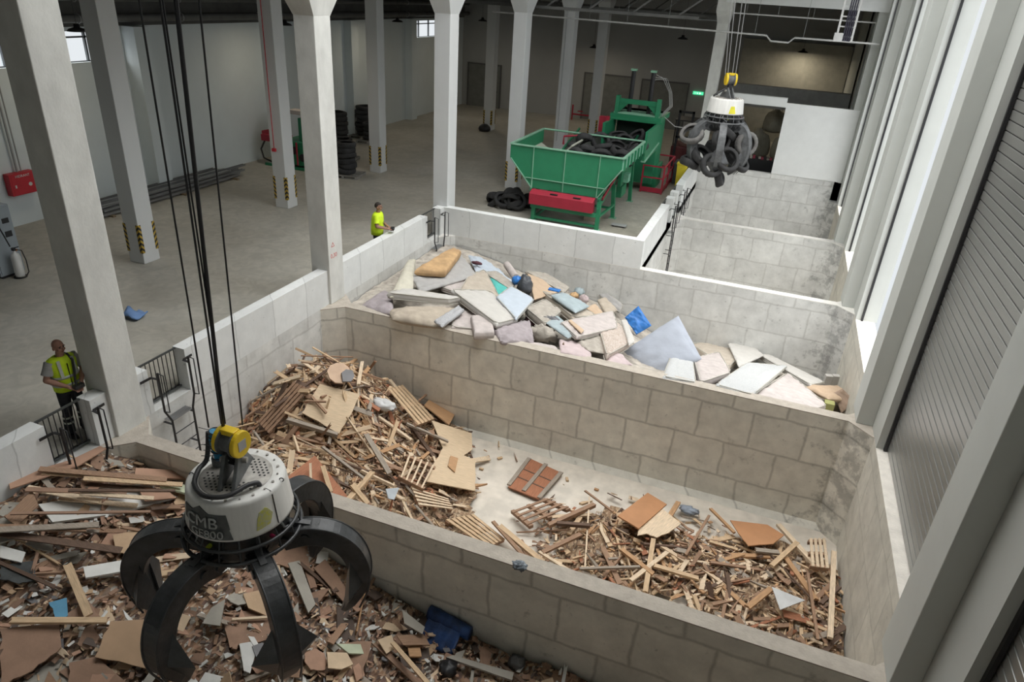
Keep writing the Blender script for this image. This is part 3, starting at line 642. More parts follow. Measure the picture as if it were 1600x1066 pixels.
# press tower
hpb(MB().box(4.86, 4.94, 25.7, 28.4, 1.75, 2.8), 'chute_wall', M_gr)
hpb(MB().box(3.05, 3.15, 26.6, 28.4, 1.6, 2.8), 'chute_wall', M_gr)
hpb(MB().beam((4.9, 25.7, 1.75), (4.9, 28.4, 2.0), .16, .06), 'edge_strip', M_edge)
hpb(MB().box(3.15, 4.86, 28.6, 29.9, .3, 3.0), 'press_body', M_gr)
hpb(MB().box(3.2, 4.84, 28.5, 28.6, 1.7, 2.75), 'chute_mouth', mat('mouth_shade_dark', (.02, .03, .025), .9))  # closed slab, shade inside the chute put into its dark colour
hpb(MB().box(3.0, 5.0, 27.9, 29.9, 2.82, 3.0).box(2.95, 5.05, 27.85, 28.0, 2.78, 2.84), 'top_plate', M_gr)
for k in range(4): hpb(MB().box(3.1, 4.9, 28.0 + k * .3, 28.03 + k * .3, 3.0, 3.05), 'plate_rib', M_edge)
for x in (3.2, 4.8): hpb(MB().prism([(27.95, 3.0), (28.35, 3.0), (28.25, 3.65), (28.0, 3.65)], 'x', x - .07, x + .07), 'post', M_gr)
hpb(MB().box(3.2, 4.8, 28.05, 28.2, 3.38, 3.55), 'crosshead', M_gr)
for x, s in ((3.42, 1), (4.58, -1)): hpb(MB().prism([(x - .15 * s, 3.38), (x + .2 * s, 3.38), (x - .15 * s, 3.05)], 'y', 28.08, 28.16), 'gusset', M_gr)
for x in (3.62, 4.38):
    hpb(MB().tube([(x, 28.4, 2.9), (x, 28.4, 4.6)], .085, 16), 'hydraulic_cylinder', M_black)
    hpb(MB().box(x - .11, x + .11, 28.3, 28.5, 4.56, 4.63), 'cylinder_cap', M_edge)
for k in range(3):
    hpb(MB().tube([(4.45, 28.4, 4.5 - k * .1), (4.75 + k * .08, 28.4, 4.4), (5.05 + k * .05, 28.5, 3.9), (5.15 + k * .05, 28.5, 3.4), (4.95, 28.4, 3.15 - .05 * k), (4.9, 28.4, 2.9)], .012, 6), 'hydraulic_hose', mat('hose_grey', (.34, .34, .33), .5))
hpb(MB().tube([(4.95, 28.6, 3.0), (5.4, 29, 2.6), (6.0, 29.6, 2.5), (6.4, 30.5, 2.75)], .018, 6), 'hydraulic_hose', MATS['hose_grey'])
hpb(MB().box(3.0, 3.12, 27.2, 27.4, 1.6, 2.95).box(2.7, 2.95, 27.4, 27.6, 2.2, 2.9), 'red_post', M_mred)
hpb(MB().tube([(1.7, 26.2, 1.9), (1.7, 26.2, 2.2), (2.3, 26.6, 2.25), (2.3, 26.6, 1.9)], .04, 8), 'red_handrail', M_mred)
hpb(MB().box(4.45, 5.0, 28.9, 30.0, .1, 1.0), 'pump_unit', M_gr)
# red guard rail
t = empty('guard_rail', (4.5, 28.4, 0), 'red guard rail enclosure beside the green press', 'railing')
X1, YL = .85, 2.5
for x, y in ((0, 0), (X1, 0), (X1, YL), (0, YL), (X1, YL / 2)): MB().beam((x, y, 0), (x, y, 1.1), .06, .06).build('post', M_mred, t)
for z in (1.08, .62): MB().beam((0, 0, z), (X1, 0, z), .05, .05).beam((X1, 0, z), (X1, YL, z), .05, .05).beam((0, YL, z), (X1, YL, z), .05, .05).build('rail', M_mred, t)
MB().box(0, X1, -.02, .02, .03, .22).box(X1 - .02, X1 + .02, 0, YL, .03, .22).build('toe_board', M_mred, t)
# tyres in the hopper
R = random.Random(11)
spots = [(3.0, 23.5, 2.12, 1.2, .2), (3.9, 23.4, 2.05, .3, .3), (4.35, 23.6, 2.1, .25, -.2), (4.5, 24.2, 2.15, .9, .2), (3.7, 24.1, 2.12, .8, 1), (3.1, 24.4, 2.2, .6, .2), (4.2, 24.8, 2.2, .4, .4), (3.5, 25.0, 2.25, .3, .8), (2.75, 25.2, 2.45, .5, .2), (4.45, 25.4, 2.2, .7, .1), (3.9, 25.7, 2.25, .2, .3), (2.6, 24.7, 2.15, .7, 1.2), (3.2, 25.9, 2.3, .9, 0), (4.6, 26.0, 2.25, .3, .9), (3.4, 23.2, 1.95, .2, 0), (4.0, 26.5, 2.3, .5, .5), (3.6, 27.0, 2.35, .3, .3), (4.3, 27.2, 2.4, .8, .3)]
for i, (x, y, z, a, b) in enumerate(spots):
    fr = i in (0, 1, 2, 8)
    lb = {0: 'tyre leaning with its open side to the camera at the left of the hopper load', 1: 'tyre in the middle front of the hopper load', 2: 'tyre at the front right corner of the hopper load', 8: 'highest tyre at the back left of the hopper load'}.get(i, 'black tyre in the load of the green hopper')
    tyre((x, y, z - .06), (a, b * .5, R.uniform(0, 6)), lb, None if fr else 'tyres loaded in the green hopper', i, s=1.12)
# support things around
t = empty('waste_bin', (5.85, 29.9, 0), 'narrow yellow bin right of the red guard rail', 'bin')
M_yel = mat('bin_yellow', (.62, .50, .03), .5)
MB().prism([(-.16, 0), (.16, 0), (.2, 1.0), (-.2, 1.0)], 'y', -.18, .18).build('bin_body', M_yel, t, bevel=.015); MB().box(-.22, .22, -.2, .22, 1.0, 1.08).build('lid', M_yel, t, bevel=.01)
t = empty('lift_truck', (5.3, 33.0, 0), 'dark lift truck with black mast behind the press', 'vehicle')
for x in (-.3, .3): MB().box(x - .05, x + .05, 0, .1, .1, 2.7).build('mast_rail', M_black, t)
MB().box(-.35, .35, 0, .08, 2.6, 2.7).box(-.35, .35, 0, .08, 1.5, 1.6).build('mast_bar', M_black, t)
MB().box(-.5, .5, .2, 1.8, .25, 1.1).build('truck_body', mat('truck_dark_red', (.10, .02, .02), .6), t, bevel=.05)
for x in (-.5, .42):
    for y in (.5, 1.5): MB().tube([(x, y, .25), (x + .08, y, .25)], .25, 20).build('wheel', M_black, t)
for x, y in ((-.45, .4), (.45, .4), (-.45, 1.6), (.45, 1.6)): MB().beam((x, y, 1.1), (x, y, 2.2), .05, .05).build('cab_post', M_black, t)
MB().box(-.5, .5, .35, 1.65, 2.2, 2.25).build('cab_roof', M_black, t)
t = empty('waste_container', (5.7, 30.4, 0), 'dark open container behind the yellow bin', 'container')
MB().box(-.25, .3, 0, .9, 0.05, .9).build('container_body', mat('container_dark', (.05, .06, .06), .7), t, bevel=.02); MB().box(-.28, .33, -.03, .93, .86, .92).build('rim', M_rail, t)
# small wooden crate and scrap under the hopper
t = empty('wooden_crate', (3.55, 23.2, 0), 'small open timber crate under the green hopper', 'crate')
for a in ((0, .5, 0, .03), (0, .5, .47, .5)): MB().box(a[0], a[1], a[2], a[3], 0, .18).build('side_board', mat('crate_wood', (.42, .36, .28), .9), t)
for x in (0, .47): MB().box(x, x + .03, .03, .47, 0, .18).build('side_board', MATS['crate_wood'], t)
t = empty('hand_truck', (4.6, 23.1, 0), 'small grey trolley lying by the right front leg of the hopper', 'trolley')
MB().box(-.02, .5, -.1, .12, .05, .08).build('deck', M_pipe, t)
for x in (.05, .42): MB().tube([(x, -.08, .04), (x, .1, .04)], .04, 12).build('wheel', M_black, t)
# ---- green and red machine in the left of the hall
g = empty('shear_machine', (-9.6, 23.6, 0), 'green machine with red guards half hidden behind a chevron column', 'machine')
MB().box(.2, 1.5, .1, 1.5, .15, 1.1).build('base_body', M_gr, g, bevel=.03)
MB().box(.9, 1.5, .3, 1.3, 1.1, 2.0).build('upper_body', M_gr, g, bevel=.03)
MB().box(1.55, 1.63, .2, 1.7, .7, 2.25).box(.2, 1.6, 1.66, 1.72, .7, 2.25).build('red_guard', M_mred, g)
MB().box(.6, 1.65, .15, .6, 2.15, 2.3).build('grey_cover', mat('cover_pale', (.5, .45, .43), .7), g)
MB().prism([(-.9, 1.15), (.35, 1.35), (.4, 2.3), (.15, 2.3), (-.1, 1.5), (-.9, 1.3)], 'y', .3, .45).build('red_arm', M_mred, g)
MB().box(-.8, .3, .1, .7, .95, 1.2).build('red_tray', M_mred, g)
MB().tube([(-.2, .3, .3), (-.2, .3, .85)], [.26, .2], 20).build('motor', M_gr, g)
MB().box(-.32, -.08, .03, .05, .5, .62).build('motor_plate', mat('plate_white', (.6, .65, .62), .5), g)
MB().tube([(-.7, .2, .95), (-.85, .1, .6), (-.75, .1, .25), (-.4, .2, .1), (0, .2, .12)], .035, 8).build('black_hose', M_black, g)
MB().box(-.6, 1.7, -.05, .05, 0, .1).box(-.1, .4, .0, 1.4, 0, .25).build('skid_frame', M_gr, g)
for x, z in ((.45, .6), (.8, .75), (1.2, .5)): MB().tube([(x, .05, z), (x, .12, z)], .16, 18).build('hand_wheel', M_black, g)
MB().tube([(.6, .0, .3), (.6, .0, 1.5)], .035, 8).tube([(1.0, -.02, .2), (1.0, -.02, 1.1)], .035, 8).build('hydraulic_pipe', M_mred, g)
t = empty('fire_call_point', (-5.85, 18.9, 1.9), 'red call point with a thin red pipe on the chevron column', 'alarm'); MB().box(-.12, .0, -.08, 0, 0, .1).build('call_box', M_red, t); MB().tube([(-.06, -.03, .1), (-.06, -.03, 5.6)], .014, 6).build('red_pipe', M_red, t)
# far room bags
M_bag = mat('big_bag_woven', (.30, .29, .24), .9, var=.15, scale=3, bump=.4, bscale=6)
def bigbag(x, y, z, s, label, m=M_bag, g='bulk bags in the far room'):
    t = empty('bulk_bag', (x, y, z), label, 'bag', None); b = MB(); n = 20; vs = []
    pr = [(0, 0), (.40, 0), (.5, .12), (.53, .4), (.48, .75), (.38, .95), (.12, 1.08), (.10, 1.2), (0, 1.2)]
    for r_, zz in pr:
        for k in range(n):
            a = 2 * PI * k / n; q = r_ * (1 + .12 * math.cos(4 * a)) * (1 + .1 * noise.noise(Vector((math.cos(a) * 2, math.sin(a) * 2, zz * 3 + x))))
            vs.append((q * math.cos(a) * s, q * math.sin(a) * s, zz * s))
    b.add(vs, [(i * n + k, i * n + (k + 1) % n, (i + 1) * n + (k + 1) % n, (i + 1) * n + k) for i in range(len(pr) - 1) for k in range(n)], True); b.build('bag_body', m, t)
    for k in range(4):
        a = PI / 4 + k * PI / 2; MB().tube([(.36 * s * math.cos(a), .36 * s * math.sin(a), .9 * s), (.3 * s * math.cos(a), .3 * s * math.sin(a), 1.2 * s), (.24 * s * math.cos(a + .5), .24 * s * math.sin(a + .5), .95 * s)], .012, 5).build('lifting_loop', M_bag, t)
bigbag(8.35, 39.6, 0, 1.15, 'left big pale bulk bag in the far room')
bigbag(9.7, 39.3, 0, 1.1, 'right big pale bulk bag in the far room')
bigbag(9.0, 40.2, 1.2, 1.0, 'pale bulk bag lying on top of the two others')
o = MB(); o.lathe([(0, 0), (.8, 0), (.9, .6), (.7, 1.4), (.3, 1.9), (0, 2.0)], 18).build('covered_heap', M_black); ob = bpy.data.objects['covered_heap']; ob.location = (6.9, 40.6, 0); tag(ob, 'tall black covered heap left of the bulk bags', 'heap')
t = empty('scrap_box', (8.2, 33.3, 0), 'dark low box holding pale and red scrap just behind the end wall opening', 'box'); MB().box(-.7, 1.2, 0, .8, 0, .95).build('box_body', M_black, t); 
for k in range(14): MB().box(-.6 + .12 * k, -.5 + .12 * k, .1 + .04 * (k % 5), .3 + .04 * (k % 5), .95, 1.0 + .03 * (k % 4)).build('scrap_piece', [mat('scrap_pale', (.5, .47, .42), .8), mat('scrap_red', (.3, .04, .07), .7), M_black][k % 3], t)
# small red pipework by the far wall
t = empty('pipe_valve', (-3.0, 43.8, 0), 'small red pipe valve set on the floor near the far wall', 'valve'); MB().tube([(0, 0, 0), (0, 0, .9)], .05, 8).tube([(0, 0, .35), (1.2, 0, .35)], .05, 8).build('pipe', M_mred, t); MB().torus(.16, .02, (.5, 0, .55)).build('hand_wheel', M_mred, t)
# ================================================================ grabs
M_claw = mat('claw_black_paint', (.040, .042, .044), .34, var=.4, scale=6, bump=.15, bscale=20)
M_clawg = mat('claw_grey_worn', (.12, .124, .128), .5, metal=.2, var=.4, scale=6)
M_drum = mat('grab_white_paint', (.70, .69, .66), .4, var=.07, scale=2.5, stretch=(5, 5, .4))
M_plate = mat('grab_top_worn_steel', (.38, .36, .33), .6, metal=.3, var=.25, scale=9)
M_lug = mat('lug_dark_grey', (.12, .125, .125), .55, var=.3, scale=8)
M_yel2 = mat('hook_yellow', (.80, .55, .02), .4, var=.06)
M_hose = mat('hose_black', (.03, .03, .032), .5)
M_ylab = mat('worn_yellow_label', (.62, .60, .06), .7, var=.45, scale=25, col2=(.50, .50, .38))
M_badge = mat('badge_dark_grey', (.085, .09, .088), .6, var=.3, scale=9)
M_lett = mat('badge_letter_grey', (.36, .37, .36), .6, var=.2, scale=9)
def wrapM(R0, slope, az0, zc, out=.012):
    """bend flat lettering (x along, y up) round the drum"""
    def f(c):
        z = zc + c.y; r = R0 - slope * z + out + c.z; a = az0 + c.x / R0
        return Vector((r * math.cos(a), r * math.sin(a), z))
    return f
def curved_patch(pts, R0, slope, az0, zc, out, name, m, parent, n=10):
    b = MB(); f = wrapM(R0, slope, az0, zc, out); xs0 = min(p[0] for p in pts); xs1 = max(p[0] for p in pts)
    for i in range(n):
        xa = xs0 + (xs1 - xs0) * i / n; xb = xs0 + (xs1 - xs0) * (i + 1) / n
        def yr(x):
            ys = []
            for k in range(len(pts)):
                (x0, y0), (x1, y1) = pts[k], pts[(k + 1) % len(pts)]
                if min(x0, x1) - 1e-6 <= x <= max(x0, x1) + 1e-6 and abs(x1 - x0) > 1e-9: ys.append(y0 + (y1 - y0) * (x - x0) / (x1 - x0))
            return min(ys), max(ys)
        e = (xb - xa) * 1e-3; a0, a1 = yr(xa + e); b0, b1 = yr(xb - e)
        v = [f(Vector((x, y, z))) for z in (-.01, .0) for x, y in ((xa, a0), (xb, b0), (xb, b1), (xa, a1))]
        b.add(v, [(0, 1, 2, 3), (7, 6, 5, 4), (0, 4, 5, 1), (3, 2, 6, 7), (0, 3, 7, 4), (1, 5, 6, 2)])
    return b.build(name, m, parent)
def claw_profile(closed):
    if closed: return [(.40, -.86), (.62, -.80), (.80, -.95), (.90, -1.2), (.92, -1.5), (.84, -1.8), (.68, -2.05), (.5, -2.25)]
    return [(.40, -.88), (.67, -.80), (.93, -.84), (1.12, -.99), (1.225, -1.23), (1.235, -1.50), (1.15, -1.77), (1.02, -2.03)]
def catmull(P, n=4):
    out = []
    for i in range(len(P) - 1):
        p0 = P[max(i - 1, 0)]; p1 = P[i]; p2 = P[i + 1]; p3 = P[min(i + 2, len(P) - 1)]
        for k in range(n):
            t = k / n
            out.append(tuple(.5 * (2 * b + (c - a) * t + (2 * a - 5 * b + 4 * c - d) * t * t + (3 * b - a - 3 * c + d) * t ** 3) for a, b, c, d in zip(p0, p1, p2, p3)))
    return out + [P[-1]]
def make_grab(name, loc, rz, label, az, closed, mclaw, s=1.0, badge=True):
    g = empty(name, loc, label, 'grab'); g.rotation_euler = (0, 0, rz); g.scale = (s, s, s)
    sl = .13
    MB().lathe([(.36, .0), (.47, .0), (.495, -.015), (.505, -.04), (.55, -.40), (.555, -.425), (.54, -.43), (.36, -.43)], 72).build('drum_housing', M_drum, g)
    hb = MB().lathe([(0, .008), (.355, .008), (.37, 0), (.37, -.02), (0, -.02)], 48); nf = len(hb.f)
    for i in range(-6, 7):
        for j in range(-6, 7):
            x = i * .05 + (.025 if j % 2 else 0); y = j * .045
            if .14 < math.hypot(x, y) < .33 and (abs(y + x * .3) > .07): hb.tube([(x, y, .006), (x, y, .010)], .013, 8)
    tp = hb.build('top_plate', [M_plate, M_black], g, fix=False)
    for p_ in tp.data.polygons: p_.material_index = 1 if p_.index >= nf else 0
    bb = MB()
    for k in range(20):
        a = 2 * PI * k / 20 + .1; bb.tube([(.425 * math.cos(a), .425 * math.sin(a), 0), (.425 * math.cos(a), .425 * math.sin(a), .014)], .016 if k % 2 else .011, 6)
    bb.build('bolt_ring', M_plate, g)
    # panel seam
    for a in (math.radians(-28), math.radians(95)):
        q = MB()
        q.beam((.508 * math.cos(a), .508 * math.sin(a), -.04), (.5525 * math.cos(a), .5525 * math.sin(a), -.40), .006, .012).beam((.42 * math.cos(a), .42 * math.sin(a), .001), (.497 * math.cos(a), .497 * math.sin(a), -.004), .006, .006)
        q.build('panel_seam', M_black, g)
    # lifting lugs
    for sx in (-.07, .07):
        MB().prism([(-.30, .008), (.30, .008), (.07, .30), (-.07, .30)], 'x', sx - .02, sx + .02).build('lifting_lug', M_lug, g, bevel=.006)
    MB().tube([(-.14, 0, .2), (.14, 0, .2)], .035, 6).build('lug_pin', M_plate, g)
    # lower frame
    MB().lathe([(.50, -.425), (.50, -.60), (.44, -.62), (.44, -.78), (.36, -.98), (0, -.98)], 48).build('lower_frame', M_claw, g)
    for R_, z, r in ((.59, -.53, .020), (.615, -.68, .024)):
        MB().torus(R_, r, (0, 0, z), n=64, k=10).build('guard_ring', mclaw, g)
    for k in range(18):
        a = 2 * PI * k / 18 + .12; c, s_ = math.cos(a), math.sin(a)
        MB().tube([(.52 * c, .52 * s_, -.41), (.59 * c, .59 * s_, -.53), (.615 * c, .615 * s_, -.68), (.50 * c, .50 * s_, -.84)], .011, 6).build('guard_bar', mclaw, g)
    R = random.Random(3)
    for k in range(10):
        a = 2 * PI * k / 10 + .3; c, s_ = math.cos(a), math.sin(a); c2, s2 = math.cos(a + .25), math.sin(a + .25)
        MB().tube([(.50 * c, .50 * s_, -.46), (.545 * c, .545 * s_, -.54), (.53 * c2, .53 * s2, -.62), (.46 * c2, .46 * s2, -.74)], .013, 6).build('hydraulic_hose', M_hose if k % 3 else M_pipe, g)
    for a, m in ((-.62, mat('fitting_red', (.35, .02, .08), .4)), (-1.9, mat('fitting_green_yellow', (.5, .6, .05), .4))):
        MB().tube([(.50 * math.cos(a), .50 * math.sin(a), -.55), (.55 * math.cos(a), .55 * math.sin(a), -.55)], .024, 8).build('hose_fitting', m, g)
    prof = catmull(claw_profile(closed), 4); N = len(prof)
    for k, a in enumerate(az):
        A = math.radians(a); M = Matrix.Rotation(A, 4, 'Z')
        b = MB(); vs = []
        for i, (r, z) in enumerate(prof):
            t = i / (N - 1); d = Vector((prof[min(i + 1, N - 1)][0] - prof[max(i - 1, 0)][0], prof[min(i + 1, N - 1)][1] - prof[max(i - 1, 0)][1])).normalized(); nr = Vector((-d.y, d.x))
            if nr.x < 0 and t > .3: nr = -nr
            if nr.y < 0 and t <= .3: nr = -nr
            wd = .088 + .02 * math.sin(PI * t) if t < .9 else .088 - .06 * (t - .9) / .1; th = (.13 - .02 * t) if t < .75 else .115 * (1 - .72 * (t - .75) / .25)
            for sx, sn in ((-1, 1), (1, 1), (1, -1), (-1, -1)):
                vs.append(M @ Vector((r + nr.x * th * sn, sx * wd, z + nr.y * th * sn)))
        b.add(vs, [(i * 4 + q, i * 4 + (q + 1) % 4, (i + 1) * 4 + (q + 1) % 4, (i + 1) * 4 + q) for i in range(N - 1) for q in range(4)] + [(0, 1, 2, 3), tuple(range((N - 1) * 4 + 3, (N - 1) * 4 - 1, -1))])
        cl = b.build('claw', mclaw, g, bevel=.012)
        # raised edge flanges
        for sx in (-1, 1):
            q = MB(); pts = []
            for i in range(1, N - 3):
                r, z = prof[i]; t = i / (N - 1); d = Vector((prof[i + 1][0] - prof[i - 1][0], prof[i + 1][1] - prof[i - 1][1])).normalized(); nr = Vector((-d.y, d.x))
                if nr.x < 0 and t > .3: nr = -nr
                if nr.y < 0 and t <= .3: nr = -nr
                pts.append(M @ Vector((r + nr.x * .12, sx * .10, z + nr.y * .12)))
            q.tube(pts, .012, 6).build('edge_flange', mclaw, cl)
        # shovel wings
        p = [prof[int((N - 1) * f)] for f in (.52, .74, 1.0)]
        for sx in (-1, 1):
            P_ = [(p[0][0] - .04, .08, p[0][1]), (p[1][0] - .09, .35, p[1][1] - .02), (p[2][0] + .0, .015, p[2][1] - .03), (p[1][0] + .05, .085, p[1][1]), (p[1][0] - .15, .06, p[1][1] + .02)]
            q = MB().add([M @ Vector((x, sx * y, z)) for x, y, z in P_], [(0, 1, 3), (1, 2, 3), (0, 4, 1), (1, 4, 2), (0, 3, 4), (3, 2, 4)])
            q.build('shovel_wing', mclaw, cl)
        # pivot bosses
        for f in (.06, .17):
            r, z = prof[int((N - 1) * f)]
            q = MB().tube([M @ Vector((r, -.12, z)), M @ Vector((r, .12, z))], .07 if f < .1 else .05, 14); q.build('pivot_pin', M_claw, cl)
        MB().beam(M @ Vector((.40, 0, -.64)), M @ Vector((prof[5][0] - .02, 0, prof[5][1] + .1)), .07, .07).build('cylinder', M_clawg if closed else M_claw, g)
    if badge:
        ba = math.radians(-112)
        curved_patch([(-.27, -.03), (-.27, .03), (-.21, .11), (-.11, .03), (-.10, .09), (.0, .15), (.10, .08), (.27, .08), (.29, .06), (.29, -.10), (-.27, -.10)] if False else [(-.27, -.09), (-.27, .07), (-.12, .08), (-.02, .15), (.08, .08), (.27, .08), (.28, -.09)], .505, .1125, ba, -.19, .008, 'badge_plate', M_badge, g, 22)
        curved_patch([(-.22, -.07), (-.22, .055), (.26, .055), (.27, -.07)], .505, .1125, ba + .06, -.33, .008, 'badge_plate', M_badge, g, 16)
        text_obj('CMB', 'badge_lettering', .175, wrapM(.505, .1125, ba + .0, -.205, .024), M_lett, g, ext=.006)
        text_obj('GE800', 'badge_lettering', .125, wrapM(.505, .1125, ba + .10, -.338, .022), M_lett, g, ext=.005)
        ya = math.radians(-44)
    else: ya = math.radians(-100)
    curved_patch([(-.085, -.10), (-.05, .09), (.04, .13), (.10, .03), (.06, -.08)] if badge else [(-.10, -.13), (-.06, .08), (.05, .08), (.10, -.13)], .505, .1125, ya, -.26, .006, 'yellow_label', M_ylab if badge else mat('label_yellow', (.72, .66, .04), .5), g, 8)
    return g
G1 = Vector((4.678, 4.624, 2.296)); RZ = math.atan2(.357, .934)
g1 = make_grab('orange_peel_grab', G1, RZ, 'large open grab with a white drum and black claws hanging in the foreground', (5, -55, -115, -175, 125, 65), False, M_claw)
MB().tube(catmull([(-.30, .16, .42), (-.33, .10, .12), (-.38, -.02, .06), (-.33, -.25, .05), (-.16, -.42, .05), (.06, -.42, .06), (.20, -.26, .07), (.28, -.18, .05), (.30, -.16, .0)], 5), .026, 10).build('supply_hose', M_hose, g1)
MB().lathe([(.05, 0), (.06, .02), (.06, .1), (.045, .12), (.03, .12), (.03, .02)], 16).build('hose_flange', M_lug, g1).location = (-.24, .14, .01)
for (x, y) in ((.49, -.04), (-.46, -.02)): MB().torus(.022, .007, (x, y, -.005), Matrix.Rotation(PI / 2, 4, 'X'), 12, 5).build('eye_bolt', M_lug, g1)
g2p = Vector((7.60, 23.3, 4.50))
g2 = make_grab('orange_peel_grab', g2p, RZ + .3, 'distant closed grab with a white drum hanging over the bays, full of tyres', (0, -60, -120, 180, 120, 60), True, M_clawg, badge=False)
MB().tube(catmull([(-.05, 0, .3), (-.3, .1, .12), (-.45, .05, .05)], 4), .03, 8).build('supply_hose', M_hose, g2)
# hook block of the near grab
def hook(loc, rz, label, s=1.0, detail=True):
    t = empty('hook_block', loc, label, 'hook'); t.rotation_euler = (0, 0, rz); t.scale = (s, s, s)
    for k, (y, z) in enumerate(((.0, 0), (.30, .0))):
        q = MB(); n = 24; R_ = .165
        pr = []
        for i in range(n):
            a = 2 * PI * i / n; pr.append((math.cos(a) * R_, math.sin(a) * R_ * (1.12 if math.sin(a) > 0 else 1.0)))
        # cheek faces look along x
        q.prism([(c, d + z) for c, d in pr], 'x', (.10 if k == 0 else -.16), (.16 if k == 0 else -.10)); q.build('yellow_cheek', M_yel2, t, bevel=.012)
        q = MB().tube([(.08 if k == 0 else -.10, 0, z), (.10 if k == 0 else -.08, 0, z)], .175, 24); q.build('sheave_guard', M_lug, t)
    MB().box(.161, .166, -.07, .06, -.06, .07).build('name_plate', mat('plate_grey', (.42, .43, .45), .4, metal=.3), t)
    MB().tube([(-.08, 0, 0), (.08, 0, 0)], .13, 20).build('sheave', M_lug, t)
    MB().prism([(-.05, -.30), (.05, -.30), (.05, .0), (-.05, .0)], 'x', -.045, .045).build('shackle', M_black, t)
    MB().box(-.10, .10, -.06, .06, .12, .19).build('frame_head', M_yel2, t, bevel=.01)
    if detail:
        b = MB(); R = random.Random(5)
        b.tube([(-.20, -.03, .12), (-.22, -.04, 0), (-.21, -.03, -.13), (-.19, -.02, -.28)], .062, 12)
        w = b.build('taped_cable_bundle', mat('tape_blue', (.02, .20, .36), .5, var=.5, scale=16, bump=.5, bscale=18), t)
        for k in range(7):
            z = .12 - k * .06; a = R.uniform(0, 6)
            MB().torus(.068, .007, (-.205, -.035, z), Matrix.Rotation(R.uniform(-.3, .3), 4, 'X'), 16, 5).build('cable_tie', M_black, w)
            d = Vector((math.cos(a) - .6, -abs(math.sin(a)) * .7, R.uniform(-.3, .4))).normalized()
            MB().tube([Vector((-.205, -.035, z)) + d * .06, Vector((-.205, -.035, z)) + d * .19], .004, 4).build('cable_tie_end', M_black, w)
    return t
h1 = hook(G1 + Vector((0, 0, .42)), RZ - .35, 'yellow hook block with blue taped cables above the near grab', .86)
h2 = hook(g2p + Vector((0, 0, .52)), RZ, 'small yellow hook block above the distant grab', 1.0, False)
# ropes
def rope(px0, px1, dpt, r, label, ztop=11.4, cat='cable', m=M_black, name='hoist_rope', grp=None):
    a = CAM + ray(*px0) * dpt; b = hit(1, a.y, *px1); d = (b - a); t = (ztop - a.z) / d.z; e = a + d * t
    o = empty(name, a, label, cat, grp); MB().tube([(0, 0, 0), e - a], r, 8).build('wire', m, o); return o
rope((326, 668), (217, 0), 7.05, .0085, 'leftmost thin hoist rope of the near grab')
rope((379, 664), (311, 0), 7.3, .0085, 'rightmost thin hoist rope of the near grab')
rope((346, 662), (250, 0), 7.1, .010, 'hoist rope second from the left above the near grab')
rope((352, 662), (254, 0), 7.14, .008, 'hoist rope touching the thick cable on its left above the near grab')
rope((349, 668), (275, 0), 7.2, .019, 'thick black power cable in the middle of the near grab ropes')
M_wire = mat('wire_pale', (.30, .30, .30), .5, metal=.3)
for i, (x0, x1, lb) in enumerate(((1133, 1143, 'leftmost'), (1137, 1149, 'second'), (1144, 1160, 'third'), (1149, 1166, 'rightmost'))):
    rope((x0, 118), (x1, 0), 21.0, .011, lb + ' thin pale rope of the distant grab', m=M_wire)
# tyres held by the distant grab
R = random.Random(21)
e1 = Vector((.934, .357, 0)); e2 = Vector((-.357, .934, 0))
TS = [(-.30, -.75, -1.95, 1.2, .3, 0, 'tyre hanging out at the lower left of the distant grab'), (.12, -.80, -1.75, 1.0, -.4, 0, 'large black tyre in the front middle of the distant grab load'), (.02, -.5, -2.35, .5, .9, 0, 'lowest tyre dangling below the distant grab'), (.70, -.50, -1.30, 1.45, .6, 1, 'dusty pale tyre on the right of the distant grab load'), (-.95, -.2, -1.15, .5, -.5, 1, 'dusty brown tyre sticking out left of the distant grab'), (-.1, -.55, -1.25, 1.3, 0, 0, 'tyre standing upright inside the distant grab claws'),
      (-.55, -.3, -1.75, .7, .2, 0, 'dark tyre pressed against the left claw of the distant grab'), (.62, -.35, -1.9, .5, .3, 0, 'dark tyre low on the right of the distant grab load'), (.0, .3, -1.6, .3, .2, 0, 'tyre in the core of the distant grab load'), (-.5, .3, -1.9, .9, .2, 0, 'tyre at the back left of the distant grab load'), (.5, .3, -1.8, .2, .9, 0, 'tyre at the back right of the distant grab load'), (-.85, -.15, -2.0, .2, .1, 0, 'flat tyre at the far lower left of the distant grab load'), (.05, -.3, -1.0, .1, .6, 0, 'tyre jammed high under the distant grab hub')]
for i, (u, v_, z, a, b_, d, lb) in enumerate(TS):
    p = g2p + e1 * u + e2 * v_ + Vector((0, 0, z + .05)); tyre(p, (a, b_, R.uniform(0, 3) * .2 + .3), lb, None, i, bool(d), s=1.14)
